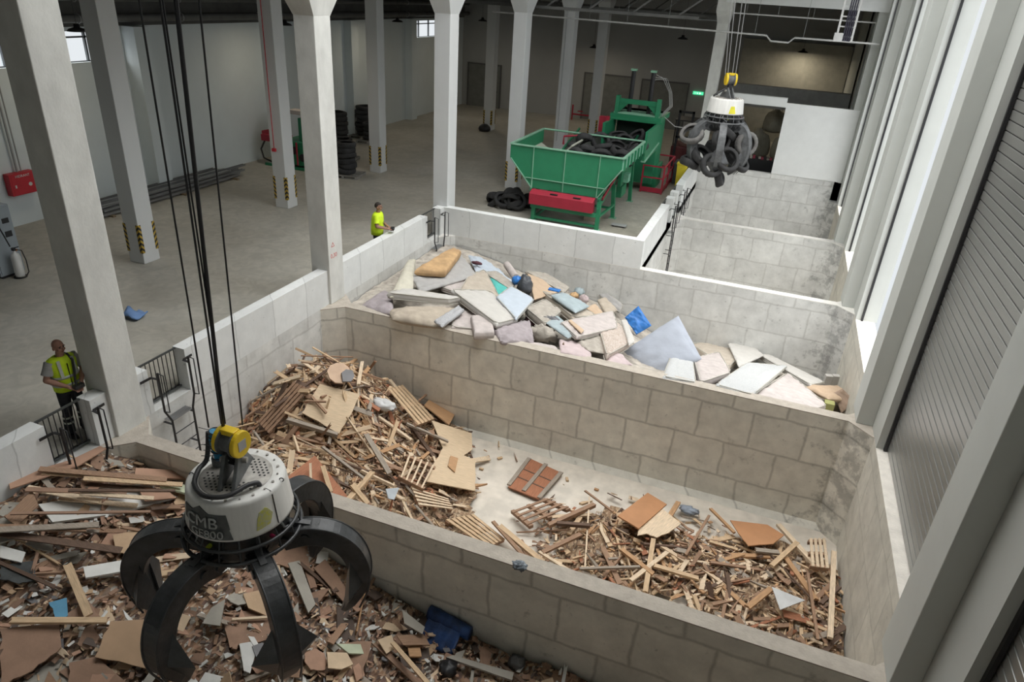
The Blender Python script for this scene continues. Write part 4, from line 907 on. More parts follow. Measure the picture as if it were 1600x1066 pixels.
# ================================================================ debris
def lerp_tab(T, x):
    if x <= T[0][0]: return T[0][1]
    for (a, b), (c, d) in zip(T, T[1:]):
        if x <= c: return b + (d - b) * (x - a) / (c - a)
    return T[-1][1]
def nz(x, y, s, k=0): return noise.noise(Vector((x * s, y * s, k)))
T0 = [(0, .02), (.6, -.2), (1.6, -.50), (3, -.80), (4.6, -1.15), (5.6, -1.45), (6.3, -1.62), (9, -1.68), (12.2, -1.9)]
def h0(x, y): return lerp_tab(T0, x) + .10 * max(0, min(1.5, 6.6 - y)) - .18 * max(0, 1 - (6.85 - y) / .5) * (x < 3) + .10 * nz(x, y, 1.3) + .03 * nz(x, y, 5)
def h1(x, y):
    m = 2.15 * math.exp(-((x - 1.1) / 2.0) ** 2 - ((y - 10.9) / 2.2) ** 2)
    m = max(m, 1.75 * math.exp(-((x - 2.0) / 2.3) ** 2 - ((y - 8.2) / 1.7) ** 2)) + .35 * math.exp(-((x - 3.6) / 1.6) ** 2 - ((y - 9.6) / 1.6) ** 2)
    r = .30 * math.exp(-((x - 8.0) / 1.5) ** 2 - ((y - 10.6) / 1.5) ** 2) + .42 * math.exp(-((x - 11.2) / 1.3) ** 2 - ((y - 10.4) / 1.8) ** 2) + .28 * math.exp(-((x - 8.5) / 2.2) ** 2 - ((y - 8.0) / .8) ** 2)
    return BF + max(0, m - .03) + r * .8 + (.10 * nz(x, y, 1.7, 3) + .03 * nz(x, y, 5, 3)) * min(1, (m + r) * 2) + .01
T2n = [(0, -.2), (1.5, -.05), (4, -.15), (8, -.2), (10.5, -.45), (12.2, -.75)]
T2f = [(0, -.15), (1, -.25), (3.2, -.75), (5.7, -1.25), (7.8, -2.1), (12.2, -2.1)]
def h2(x, y):
    t = max(0, min(1, (y - 13.4) / 5.6)); return lerp_tab(T2n, x) * (1 - t) + lerp_tab(T2f, x) * t + .06 * nz(x, y, 1.1, 9)
def nrm(h, x, y, e=.12): return Vector((-(h(x + e, y) - h(x - e, y)) / (2 * e), -(h(x, y + e) - h(x, y - e)) / (2 * e), 1)).normalized()
def wood(name, c, v=.22, c2=None): return mat(name, c, .8, var=v, scale=4, stretch=(1.2, 14, 14), bump=.25, bscale=12, col2=c2)
MW = dict(pine=wood('wood_pine', (.56, .40, .25)), pale=wood('wood_pale', (.66, .52, .37)), brown=wood('wood_brown', (.31, .19, .12)), dark=wood('wood_dark', (.13, .08, .055)), grey=wood('wood_grey', (.32, .27, .22)), red=wood('wood_red_brown', (.36, .15, .08)), orange=wood('wood_orange', (.46, .27, .14)),
          mdf=mat('board_mdf_brown', (.30, .185, .125), .85, var=.16, scale=3, bump=.1), tan=mat('board_tan', (.47, .325, .205), .85, var=.13, scale=3, bump=.1), lt=mat('board_light_tan', (.62, .47, .32), .85, var=.12, scale=3), white=mat('board_white', (.66, .65, .62), .6, var=.07, scale=4), gry=mat('board_grey', (.34, .315, .27), .7, var=.12, scale=3), dk=mat('board_dark_brown', (.10, .07, .055), .7, var=.2), pink=mat('board_pinkish', (.42, .25, .17), .8, var=.12, scale=3), ply=wood('plywood', (.60, .46, .31), .16), green=mat('board_pale_green', (.46, .50, .36), .7), blue=mat('sheet_blue', (.12, .33, .50), .6), slate=mat('board_slate', (.17, .165, .17), .6), black=mat('sheet_black', (.05, .055, .055), .5, var=.4, scale=6), orng=mat('hardboard_orange', (.44, .215, .10), .6, var=.08))
def surf_mat(name, cols, sc):
    m = bpy.data.materials.new(name); m.use_nodes = True; nt = m.node_tree; b = nt.nodes['Principled BSDF']; N = nt.nodes.new; L = nt.links.new
    g = N('ShaderNodeNewGeometry'); v = N('ShaderNodeTexVoronoi'); v.inputs['Scale'].default_value = sc; v.inputs['Randomness'].default_value = 1
    mp = N('ShaderNodeMapping'); mp.inputs['Scale'].default_value = (1, .45, 1); mp.inputs['Rotation'].default_value = (0, 0, .6); L(g.outputs['Position'], mp.inputs[0]); L(mp.outputs[0], v.inputs['Vector'])
    s = N('ShaderNodeSeparateColor'); L(v.outputs['Color'], s.inputs[0]); r = N('ShaderNodeValToRGB'); r.color_ramp.interpolation = 'CONSTANT'; L(s.outputs[0], r.inputs[0])
    e = r.color_ramp.elements
    for i, c in enumerate(cols):
        if i < 2: e[i].position = i / len(cols); e[i].color = (*c, 1)
        else: q = e.new(i / len(cols)); q.color = (*c, 1)
    L(r.outputs[0], b.inputs['Base Color']); b.inputs['Roughness'].default_value = .9
    bp = N('ShaderNodeBump'); bp.inputs['Strength'].default_value = .6; bp.inputs['Distance'].default_value = .03; L(v.outputs['Distance'], bp.inputs['Height']); L(bp.outputs[0], b.inputs['Normal']); return m
def heap_mesh(name, h, x0, x1, y0, y1, m, label, cat, st=.10, cut=None, sink=.04):
    nx = int((x1 - x0) / st); ny = int((y1 - y0) / st); vs = []; ok = []
    for j in range(ny + 1):
        for i in range(nx + 1):
            x = x0 + (x1 - x0) * i / nx; y = y0 + (y1 - y0) * j / ny; z = h(x, y) - sink + .035 * noise.noise(Vector((x * 7, y * 7, 5)))
            ok.append(cut is None or h(x, y) > cut); vs.append((x, y, z))
    fs = [(j * (nx + 1) + i, j * (nx + 1) + i + 1, (j + 1) * (nx + 1) + i + 1, (j + 1) * (nx + 1) + i) for j in range(ny) for i in range(nx)]
    fs = [f for f in fs if all(ok[k] for k in f)]
    o = MB().add(vs, fs).build(name, m, fix=False); return tag(o, label, cat, kind='stuff')
MS0 = surf_mat('debris_litter_mixed', [(.20, .12, .08), (.34, .22, .14), (.12, .08, .06), (.42, .30, .20), (.28, .2, .15), (.50, .46, .40), (.16, .10, .08), (.3, .18, .11)], 26)
MS1 = surf_mat('debris_litter_wood', [(.26, .17, .10), (.38, .27, .17), (.14, .09, .06), (.32, .21, .13), (.46, .35, .24), (.20, .13, .08)], 26)
heap_mesh('fine_debris', h0, .02, W - .02, 1.0, 6.82, MS0, 'fine brown litter of broken board under the near heap', 'debris')
heap_mesh('fine_debris', h1, .02, W - .02, 7.14, 13.0, MS1, 'fine wood litter under the heap of the wood bay', 'debris', cut=BF + .13)
heap_mesh('mattress_underlay', h2, .02, W - .02, 13.36, 19.28, mat('foam_rubble', (.42, .38, .33), .95, var=.35, scale=4, bump=.6, bscale=9), 'dim mass of compressed foam and cloth under the mattresses', 'debris', sink=.12)
# ---- shared fragment meshes
R = random.Random(42)
def frag_mesh(seed, jag=True):
    r = random.Random(seed); n = r.randint(4, 7); pts = []
    asp = r.uniform(.45, 1.0)
    if r.random() < .45:
        pts = [(-.5, -.5 * asp), (.5, -.5 * asp), (.5 - r.uniform(0, .2), .5 * asp - r.uniform(0, .15)), (-.5 + r.uniform(0, .35), .5 * asp)]
    else:
        a0 = r.uniform(0, 6)
        for k in range(n):
            a = a0 + 2 * PI * k / n + r.uniform(-.25, .25); q = r.uniform(.38, .55); pts.append((q * math.cos(a), q * math.sin(a) * asp))
    out = []
    for k in range(len(pts)):
        p, q = Vector(pts[k]), Vector(pts[(k + 1) % len(pts)]); out.append(tuple(p))
        if jag and (k == 0 or r.random() < .35):
            L_ = (q - p).length; nn = Vector((-(q - p).y, (q - p).x)).normalized()
            for t in (.25, .5, .75): out.append(tuple(p.lerp(q, t + r.uniform(-.06, .06)) + nn * r.uniform(-.05, .05) * L_))
    return out
FR = []
for i in range(16):
    me = MB().prism(frag_mesh(i), 'z', -.5, .5).mesh('board_fragment', MW['mdf']); FR.append(me)
def plank_mesh(seed):
    r = random.Random(seed + 100); b = MB()
    e = [(-.5, -.5), (-.5 + r.uniform(0, .04), 0), (-.5 + r.uniform(-.03, .02), .5), (.5 + r.uniform(-.02, .03), .5), (.5 - r.uniform(0, .06), .1), (.5, -.5)]
    if seed % 3 == 0: e = [(-.5, -.5), (-.5, .5), (.38, .5), (.5, .2), (.42, -.1), (.47, -.5)]
    return b.prism(e, 'z', -.5, .5).mesh('wood_plank', MW['pine'])
PL = [plank_mesh(i) for i in range(8)]
def place(me, name, p, nr, yaw, sx, sy, sz, tilt, m, label, cat, group):
    o = bpy.data.objects.new(name, me); C.objects.link(o)
    q = Vector((0, 0, 1)).rotation_difference(nr)
    from mathutils import Euler
    Mx = Matrix.Translation(p) @ q.to_matrix().to_4x4() @ Euler((tilt[0], tilt[1], yaw), 'XYZ').to_matrix().to_4x4()
    o.matrix_world = Mx @ Matrix.Diagonal((sx, sy, sz, 1))
    o.material_slots[0].link = 'OBJECT'; o.material_slots[0].material = m
    return tag(o, label, cat, group)
CN = dict(pine='pine', pale='pale', brown='brown', dark='dark', grey='grey', red='reddish brown', orange='orange brown', mdf='brown', tan='tan', lt='light tan', white='white', gry='grey beige', dk='dark brown', pink='pinkish brown', green='pale green', slate='slate grey', ply='plywood')
def chips(name, h, n, region, mats, wts, smin, smax, label, seed=1, thick=.008, wr_=(.12, .7)):
    r = random.Random(seed); b = MB(); mi = []; c = 0
    while c < n:
        x, y = region(r)
        if x is None: continue
        c += 1; L_ = r.uniform(smin, smax) * (.6 + r.random() ** 3); wd = L_ * r.uniform(*wr_); nr = nrm(h, x, y); q = Vector((0, 0, 1)).rotation_difference(nr).to_matrix().to_4x4()
        from mathutils import Euler
        M = Matrix.Translation((x, y, h(x, y) + r.uniform(0, .05))) @ q @ Euler((r.gauss(0, .25), r.gauss(0, .25), r.uniform(0, PI)), 'XYZ').to_matrix().to_4x4()
        k = len(b.f); b.box(-L_ / 2, L_ / 2, -wd / 2, wd / 2, 0, thick * r.uniform(.6, 2), M); mi += [r.choices(range(len(mats)), wts)[0]] * (len(b.f) - k)
        o_ = len(b.v) - 8
        if r.random() < .5:
            for t in (o_ + 3, o_ + 7): b.v[t] = tuple(Vector(b.v[t]).lerp(Vector(b.v[t - 1]), .6))
    me = b.mesh(name, mats); me.polygons.foreach_set('material_index', mi); o = bpy.data.objects.new(name, me); C.objects.link(o); return tag(o, label, 'debris', kind='stuff')
HERO0 = []
# ---- near bay: scattered fragments
def reg0(r):
    x = r.uniform(.1, 9.5); y = r.uniform(2.4, 6.75)
    if x < 2 and y > 6.3 and r.random() < .7: return None, None
    return x, y
m0 = ['mdf', 'tan', 'lt', 'white', 'gry', 'dk', 'pink', 'slate', 'brown']
w0 = [26, 12, 7, 11, 14, 8, 15, 2, 10]
chips('small_chips', h0, 6000, reg0, [MW[k] for k in m0], [24, 10, 9, 12, 10, 10, 14, 2, 10], .04, .17, 'countless small chips of broken board over the near heap', 3)
ks = 0
for i in range(290):
    while True:
        x, y = reg0(R)
        if x is not None: break
    k = R.choices(m0, w0)[0]; big = i < 60
    s = R.uniform(.40, .72) if big else R.uniform(.17, .40)
    if k == 'white': s *= .62
    if k == 'dk': s *= .8
    sz = 'large' if s > .42 else ('medium' if s > .2 else 'small')
    p = Vector((x, y, h0(x, y) + R.uniform(.0, .10 if not big else .06)))
    place(FR[R.randrange(16)], 'board_fragment', p, nrm(h0, x, y), R.uniform(0, 2 * PI), s, s * R.uniform(.7, 1.1), R.choice((.012, .016, .018)), (R.gauss(0, .2), R.gauss(0, .2)), MW[k],
          '%s %s broken board fragment lying loose in the near debris heap' % (sz, CN[k]), 'board', '%s %s fragments in the near heap' % (sz, CN[k]))
for i in range(130):
    x, y = reg0(R)
    if x is None: continue
    k = R.choices(['brown', 'pine', 'grey', 'pale', 'dark', 'mdf', 'gry', 'white'], [22, 12, 16, 9, 14, 16, 8, 5])[0]; L_ = R.uniform(.35, 1.15)
    if x < 3: yaw = R.gauss(.35, .5)
    else: yaw = R.uniform(0, PI)
    p = Vector((x, y, h0(x, y) + R.uniform(.02, .12)))
    place(PL[R.randrange(8)], 'wood_strip', p, nrm(h0, x, y), yaw, L_, R.uniform(.03, .10), R.choice((.012, .018, .03)), (R.gauss(0, .15), R.gauss(0, .12)), MW[k],
          '%s %s strip of wood or board in the near debris heap' % ('long' if L_ > .75 else 'short', CN[k]), 'strip', '%s %s strips in the near heap' % ('long' if L_ > .75 else 'short', CN[k]))
# ---- wood bay
def reg1(r):
    if r.random() < .60:
        x = abs(r.gauss(1.6, 1.5)); y = r.gauss(9.8, 1.9)
        if not (.08 < x < 6.2 and 7.2 < y < 12.95): return None, None
        if h1(x, y) < BF + .12 and r.random() < .93: return None, None
        return x, y
    if r.random() < .12: x = r.uniform(4.6, 7.2); y = r.uniform(7.2, 9.2); return x, y
    x = r.uniform(6.4, 12.05); y = r.uniform(7.2, 12.3)
    d = 1.0 if y < 11.6 - .0 * x else .35
    if x < 7.8: d *= .45
    if y > 12.3 - .35 * abs(x - 10) : d *= .2
    if 8.7 < x < 9.7 and 7.9 < y < 9.8: d *= .12
    if r.random() > d: return None, None
    return x, y
m1 = ['pine', 'pale', 'brown', 'dark', 'grey', 'orange', 'red', 'lt']; w1 = [26, 18, 19, 10, 8, 13, 6, 6]  # brown and dark shares partly stand in for shade in the heap
chips('wood_splinters', h1, 7500, reg1, [MW[k] for k in m1], w1, .05, .22, 'countless wood splinters and chips over the wood bay heap', 8, .012, (.06, .45))
chips('wood_scraps', h1, 2200, reg1, [MW[k] for k in m1], [22, 16, 22, 14, 9, 12, 6, 5], .16, .60, 'countless further broken planks over the wood bay heap', 18, .022, (.05, .22))  # larger share of dark scraps, standing for shadows in the pile
c = 0
while c < 300:
    x, y = reg1(R)
    if x is None: continue
    c += 1
    k = R.choices(m1, w1)[0]; mound = h1(x, y) > BF + .6
    L_ = R.uniform(.30, 1.05) if R.random() < .8 else R.uniform(.9, 1.6); L_ = min(L_, 2 * min(x, 12.1 - x) + .25)
    p = Vector((x, y, h1(x, y) + R.uniform(.02, .16 if mound else .10)))
    wd = R.choice((.03, .045, .06, .08, .10)); sz = 'long' if L_ > .95 else ('medium' if L_ > .6 else 'short'); wh = 'on the tall pile' if x < 4.6 else 'on the low spread at the right'
    place(PL[R.randrange(8)], 'wood_plank', p, nrm(h1, x, y), R.uniform(0, PI), L_, wd, R.choice((.018, .022, .035, .05)), (R.gauss(0, .2), R.gauss(0, .24 if mound else .08)), MW[k],
          '%s %s wood plank %s in the wood bay' % (sz, CN[k], wh), 'plank', '%s %s planks %s' % (sz, CN[k], wh))
# ---- pieces traced one by one
def fit_plane(P):
    c = sum(P, Vector()) / len(P); sxx = sxy = syy = sxz = syz = 0
    for p in P:
        d = p - c; sxx += d.x * d.x; sxy += d.x * d.y; syy += d.y * d.y; sxz += d.x * d.z; syz += d.y * d.z
    D = sxx * syy - sxy * sxy + 1e-6; a = (sxz * syy - syz * sxy) / D; b = (syz * sxx - sxz * sxy) / D
    a = max(-1.2, min(1.2, a)); b = max(-1.2, min(1.2, b)); return c, Vector((-a, -b, 1)).normalized()
def on_plane(c, n, px, py):
    d = ray(px, py); return CAM + d * ((c - CAM).dot(n) / d.dot(n))
def slab_px(h, pts, name, label, cat, m, th=.018, lift=.10, n=None, bevel=0, jag=0, seed=0):
    P = [on(h, *q, lift) for q in pts]; c, nr = fit_plane(P)
    if n is not None: nr = Vector(n).normalized()
    W_ = [on_plane(c, nr, *q) for q in pts]
    if jag:
        r = random.Random(seed); o_ = []
        for k in range(len(W_)):
            a, b = W_[k], W_[(k + 1) % len(W_)]; o_.append(a)
            if r.random() < .6:
                s_ = (b - a).cross(nr).normalized()
                for t in (.2, .4, .6, .8): o_.append(a.lerp(b, t) + s_ * r.uniform(-jag, jag))
        W_ = o_
    org = sum(W_, Vector()) / len(W_); ax = (W_[1] - W_[0]).normalized(); ay = nr.cross(ax); M = Matrix((ax, ay, nr)).transposed().to_4x4(); M.translation = org; Mi = M.inverted()
    o = MB().poly([Mi @ q for q in W_], th, Vector((0, 0, 1))).build(name, m, bevel=bevel); o.matrix_world = M
    return tag(o, label, cat)
def beam_px(h, p1, p2, w, th, name, label, cat, m, l1=.12, l2=.12, parent=None):
    a = on(h, *p1, l1); b = on(h, *p2, l2); d = b - a; L_ = d.length; x = d.normalized(); z = Vector((0, 0, 1)); y = z.cross(x).normalized(); z = x.cross(y)
    M = Matrix((x, y, z)).transposed().to_4x4(); M.translation = (a + b) / 2
    o = MB().prism([(-L_ / 2, -w / 2), (-L_ / 2 + w * .2, 0), (-L_ / 2, w / 2), (L_ / 2 - w * .15, w / 2), (L_ / 2, -w / 2)], 'z', -th / 2, th / 2).build(name, m); o.matrix_world = M
    return tag(o, label, cat)
def S0(pts, m, label, name='broken_board', cat='board', **k): return slab_px(h0, pts, name, label, cat, MW[m] if isinstance(m, str) else m, **k)
S0([(0, 983), (92, 973), (96, 1011), (52, 1047), (0, 1075)], 'mdf', 'large reddish brown broken sheet in the bottom left corner', jag=.03, lift=.14)
S0([(172, 971), (244, 967), (260, 1035), (240, 1047), (148, 1027)], mat('cardboard_tan', (.42, .28, .175), .9, var=.1, scale=2), 'large tan cardboard sheet just left of the front claws', jag=.02, lift=.16, th=.012)
S0([(108, 1036), (150, 1026), (204, 1072), (106, 1072)], 'mdf', 'brown sheet at the bottom edge left of the front claw', jag=.02)
S0([(12, 748), (112, 718), (156, 697), (166, 701), (122, 728), (16, 764)], 'pink', 'long pinkish brown board leaning along the white wall below the bald worker', lift=.16)
S0([(176, 836), (250, 822), (296, 822), (300, 842), (224, 870), (182, 864)], 'tan', 'big tan sheet left of the white drum', jag=.02, lift=.14)
S0([(130, 886), (222, 870), (224, 887), (134, 903)], 'white', 'long white plank left of the leftmost claw', lift=.2, th=.03)
beam_px(h0, (105, 882), (139, 963), .10, .035, 'wood_batten', 'pale pine batten crossing the heap beside the white plank', 'batten', MW['pine'], .18, .18)
beam_px(h0, (16, 970), (168, 970), .085, .035, 'wood_batten', 'long thin pine batten at the left above the bottom left sheet', 'batten', MW['pine'], .22, .22)
S0([(8, 808), (50, 766), (60, 790), (26, 822)], 'brown', 'dark brown board propped at the far left of the near heap', lift=.2)
S0([(0, 852), (40, 863), (34, 879), (0, 871)], 'white', 'white board at the left edge of the view', lift=.14)
S0([(0, 884), (52, 876), (57, 906), (30, 912), (0, 905)], 'black', 'dusty black sheet at the left edge below the white board', jag=.02)
S0([(76, 942), (104, 934), (106, 962), (88, 968)], 'blue', 'light blue torn sheet in the near heap', jag=.02, lift=.12)
S0([(60, 788), (150, 772), (236, 760), (278, 776), (180, 803), (82, 816)], 'white', 'large flat white-edged panel covered with rubble, above the tan sheet', lift=.10, th=.04)
S0([(212, 731), (298, 736), (298, 748), (210, 746)], 'pink', 'pinkish brown board lying just below the end of the dividing wall', lift=.18, th=.03)
S0([(256, 751), (300, 760), (300, 773), (250, 760)], 'green', 'pale green panel left of the white drum', lift=.22, th=.03)
S0([(216, 762), (258, 764), (276, 778), (226, 783)], 'pink', 'pinkish board on top of the white-edged panel', lift=.2)
S0([(0, 826), (30, 812), (22, 842), (0, 850)], 'gry', 'grey board fragment at the left edge above the white board', lift=.16)
S0([(48, 832), (78, 842), (84, 862), (58, 858), (40, 850)], 'gry', 'grey beige sheet left of the small white fragments', lift=.14, jag=.02)
S0([(450, 880), (468, 876), (493, 944), (482, 958)], 'gry', 'long grey beige board right of the front right claw', lift=.12, th=.03)
S0([(380, 928), (416, 920), (428, 940), (440, 968), (432, 985), (416, 962), (388, 950)], 'tan', 'tan sheet with a torn edge seen between the claws', lift=.12, jag=.015)
S0([(374, 1006), (392, 1003), (400, 1018), (391, 1052), (381, 1048)], 'white', 'white pointed piece on the ground between the front claws', lift=.14)
S0([(394, 1010), (410, 1004), (432, 1028), (422, 1041), (400, 1026)], 'slate', 'slate grey piece beside the white pointed piece', lift=.15, th=.03)
S0([(258, 934), (272, 926), (284, 936), (280, 962), (254, 958)], 'white', 'white piece seen inside the left claws', lift=.14)
S0([(316, 974), (330, 950), (352, 936), (344, 978)], 'gry', 'grey beige panel between the two front claws', lift=.14)
S0([(200, 890), (215, 884), (240, 920), (226, 930)], 'dk', 'dark brown board behind the left claw', lift=.2)
S0([(628, 952), (664, 980), (660, 991), (632, 974)], 'gry', 'grey triangular board leaning by the blue tarpaulin', lift=.3)
S0([(620, 993), (662, 991), (672, 1008), (630, 1008)], 'brown', 'brown board left of the blue tarpaulin', lift=.2)
S0([(527, 1006), (577, 1007), (574, 1022), (545, 1021)], 'green', 'grey green board right of the front claw tip', lift=.16, th=.03)
S0([(511, 1019), (542, 1020), (552, 1038), (534, 1046), (513, 1044)], 'lt', 'light tan round-cornered sheet right of the front claw tip', lift=.16)
beam_px(h0, (613, 1004), (672, 1072), .06, .03, 'wood_batten', 'long pine batten running to the bottom edge right of centre', 'batten', MW['pine'], .22, .22)
S0([(697, 1027), (708, 1024), (803, 1051), (800, 1063)], 'gry', 'long grey beige plank at the foot of the dividing wall', lift=.12, th=.03)
S0([(637, 1010), (656, 1009), (659, 1026), (640, 1026)], 'orange', 'small orange brown board left of the dark bag', lift=.16, th=.03)
S0([(490, 888), (508, 874), (528, 900), (548, 932), (536, 940), (510, 910)], 'mdf', 'long brown board under the right claw', lift=.12)
S0([(590, 1000), (612, 992), (618, 1012), (604, 1022)], 'lt', 'light tan piece near the foot of the dividing wall', lift=.14)
S0([(455, 1000), (476, 1004), (470, 1040), (452, 1030)], 'dk', 'dark brown piece under the front right claw', lift=.1)
# plank leaning against the dividing wall
a = on(h0, 556, 990, .02); b = hit(1, 6.80, 574, 902); d = (b - a); 
o = MB().beam((0, 0, 0), d, .12, .02, up=(0, 1, 0)).build('wood_plank_leaning', MW['orange']); o.name = 'leaning_board'; o.location = a; tag(o, 'orange brown board leaning upright against the dividing wall by the right claw', 'board')
for i, (y0, y1, z0, lb) in enumerate(((2.5, 6.2, .05, 'long thin brown strip lying against the white wall, lower'), (3.0, 6.0, .12, 'long pale strip lying against the white wall, upper'), (3.6, 6.3, .18, 'thin dark strip on the stack against the white wall'))):
    pass
R = random.Random(77)
for i in range(16):
    x0 = R.uniform(.15, .9); y0 = R.uniform(4.6, 6.2); L_ = R.uniform(.9, 1.7); an = R.gauss(.62, .12)
    k = ['brown', 'pale', 'grey', 'dark', 'pine', 'mdf'][i % 6]; d = Vector((math.cos(an), math.sin(an), -.25)) * L_ / 2
    c_ = Vector((x0 + .45, min(y0, 6.1), h0(x0 + .45, min(y0, 6.1)) + .08 + .02 * i)); 
    if (c_ - d).x < .06: c_.x += .08 - (c_ - d).x
    o = MB().beam(-d, d, R.uniform(.05, .12), .018).build('wood_strip', MW[k]); o.location = c_; tag(o, 'long %s strip in the layered stack of strips below the bald worker' % CN.get(k, k), 'strip', 'long %s strips layered below the bald worker' % CN.get(k, k))
# blue tarpaulin roll
M_tarp = mat('tarpaulin_blue', (.020, .055, .17), .45, var=.5, scale=5, bump=.6, bscale=9)
t = empty('tarpaulin', on(h0, 690, 985, .12), 'dark blue rolled tarpaulin at the foot of the dividing wall', 'tarpaulin')
b = MB(); A = Vector((-.28, .15, .10)); B_ = Vector((.42, .10, .02)); n = 18; vs = []
for i in range(13):
    p = A.lerp(B_, i / 12)
    for k in range(n):
        a_ = 2 * PI * k / n; r_ = .105 * (1 + .12 * noise.noise(Vector((i * .5, math.cos(a_) * 1.5, math.sin(a_) * 1.5)))); vs.append(p + Vector((0, math.cos(a_), math.sin(a_))) * r_)
b.add(vs, [(i * n + k, i * n + (k + 1) % n, (i + 1) * n + (k + 1) % n, (i + 1) * n + k) for i in range(12) for k in range(n)] + [tuple(range(n)), tuple(range(12 * n, 13 * n))], True); b.build('rolled_part', M_tarp, t)
b = MB(); vs = [(-.25 + .55 * i / 12, .06 - .34 * j / 8, .10 - .2 * j / 8 + .045 * math.sin(i * 1.5 + j * .4) * (j / 8)) for j in range(9) for i in range(13)]
b.add(vs, [(j * 13 + i, j * 13 + i + 1, (j + 1) * 13 + i + 1, (j + 1) * 13 + i) for j in range(8) for i in range(12)], True); o = b.build('draped_part', M_tarp, t); o.modifiers.new('s', 'SOLIDIFY').thickness = .02
def lump(name, loc, r, m, label, cat, sz=(1, 1, .7), amp=.35, fr=2.5, seed=0, parent=None):
    b = MB(); n = 20; k = 12; vs = []
    for i in range(k + 1):
        th = PI * i / k
        for j in range(n):
            a = 2 * PI * j / n; v = Vector((math.sin(th) * math.cos(a), math.sin(th) * math.sin(a), math.cos(th))); q = r * (1 + amp * noise.noise(v * fr + Vector((seed, 0, 0))) + amp * .4 * noise.noise(v * fr * 2.7 + Vector((seed, 3, 0))))
            vs.append((v.x * q * sz[0], v.y * q * sz[1], v.z * q * sz[2]))
    b.add(vs, [(i * n + j, i * n + (j + 1) % n, (i + 1) * n + (j + 1) % n, (i + 1) * n + j) for i in range(k) for j in range(n)], True)
    o = b.build(name, m, parent); o.location = loc
    if label: tag(o, label, cat)
    return o
lump('plastic_bag', on(h0, 700, 1045, .05), .13, M_black, 'small black bag at the bottom edge below the blue tarpaulin', 'bag', seed=2)
lump('plastic_bag', on(h0, 808, 1035, .06), .12, mat('bag_grey', (.12, .12, .12), .5, var=.4), 'crumpled grey bag against the dividing wall at the bottom', 'bag', seed=5)
o = lump('wire_ball', Vector((7.0, 6.92, .04)), .085, mat('wire_wool_grey', (.22, .25, .28), .7, var=.6, scale=30, bump=1, bscale=40), 'crumpled ball of grey netting on top of the near dividing wall', 'netting', (1.2, .9, .6), .6, 4, 7)
o.location = hit(2, .05, 812, 884)
# ---- wood bay traced pieces
def S1(pts, m, label, name='broken_board', cat='board', **k): return slab_px(h1, pts, name, label, cat, MW[m] if isinstance(m, str) else m, **k)
def PAL(pts, label, nsl, m='pine', lift=.2, ends=3, th=.02, gap=.32, name='broken_pallet'):
    """slatted pallet: corners in order a,b (one end) c,d (other end); slats run a->d"""
    P = [on(h1, *q, lift) for q in pts]; c, nr = fit_plane(P); q = [on_plane(c, nr, *p) for p in pts]
    t = empty(name, c, label, 'pallet'); q = [p - c for p in q]
    for k in range(nsl):
        u0 = k / nsl + gap / nsl / 2; u1 = (k + 1) / nsl - gap / nsl / 2
        MB().poly([q[0].lerp(q[1], u0), q[0].lerp(q[1], u1), q[3].lerp(q[2], u1), q[3].lerp(q[2], u0)], th, nr).build('slat', MW[m], t)
    for k in range(ends):
        v = .02 + .88 * k / max(1, ends - 1); w_ = .09
        MB().poly([x - nr * th for x in (q[0].lerp(q[3], v), q[1].lerp(q[2], v), q[1].lerp(q[2], v + w_), q[0].lerp(q[3], v + w_))], .075, nr).build('bearer', MW['brown' if m != 'red' else 'red'], t)
    return t
# heavy sheets and pallets of the tall pile
S1([(500, 600), (562, 616), (552, 640), (530, 678), (472, 645), (486, 622)], 'ply', 'big weathered plywood sheet near the top of the tall wood pile', lift=.30, jag=.02, th=.03)
beam_px(h1, (448, 656), (528, 680), .10, .08, 'wood_beam', 'beam along the lower edge of the big weathered plywood sheet', 'beam', MW['grey'], .26, .26)
PAL([(458, 596), (484, 608), (420, 678), (402, 658)], 'dark slatted crate side leaning at the left of the tall wood pile', 5, 'brown', .30)
PAL([(606, 608), (630, 601), (680, 654), (653, 664)], 'slatted pallet on the right shoulder of the tall pile', 5, 'pine', .30, gap=.4)
S1([(674, 620), (714, 641), (702, 664), (663, 633)], 'orange', 'square brown board leaning against the back wall right of the tall pile', lift=.22, th=.03)
S1([(674, 657), (737, 677), (738, 702), (725, 712), (743, 718), (743, 767), (690, 757), (664, 752), (679, 722), (692, 700)], 'ply', 'very large broken pale plywood sheet right of the tall pile', lift=.20, jag=.015, th=.025)
S1([(704, 712), (716, 716), (711, 738), (700, 728)], 'orange', 'small curved brown piece lying on the very large plywood sheet', lift=.26)
PAL([(623, 744), (663, 764), (682, 728), (636, 708)], 'ladder-like frame of pale battens below the large plywood sheet', 5, 'pale', .26, ends=2, gap=.7)
PAL([(643, 760), (655, 790), (708, 796), (700, 778)], 'pale slatted pallet at the foot of the tall pile', 5, 'pale', .18, ends=3, gap=.5)
S1([(443, 750), (492, 712), (545, 778), (500, 775)], 'red', 'red brown cabinet panel at the lower left of the tall pile', lift=.24, th=.04)
o = slab_px(h1, [(511 + 0, 580), (516, 571), (526, 567), (537, 568), (545, 574), (549, 584), (545, 594), (535, 599), (524, 598), (515, 591)], 'rounded_board', 'rounded pinkish board on top of the tall wood pile', 'board', mat('seat_pink_tan', (.52, .36, .25), .7), lift=.42, th=.03)
slab_px(h1, [(534, 582), (541, 577), (551, 579), (554, 588), (549, 596), (536, 596)], 'rounded_board', 'small rounded dark grey board beside the rounded pinkish one', 'board', MW['slate'], lift=.46, th=.04)
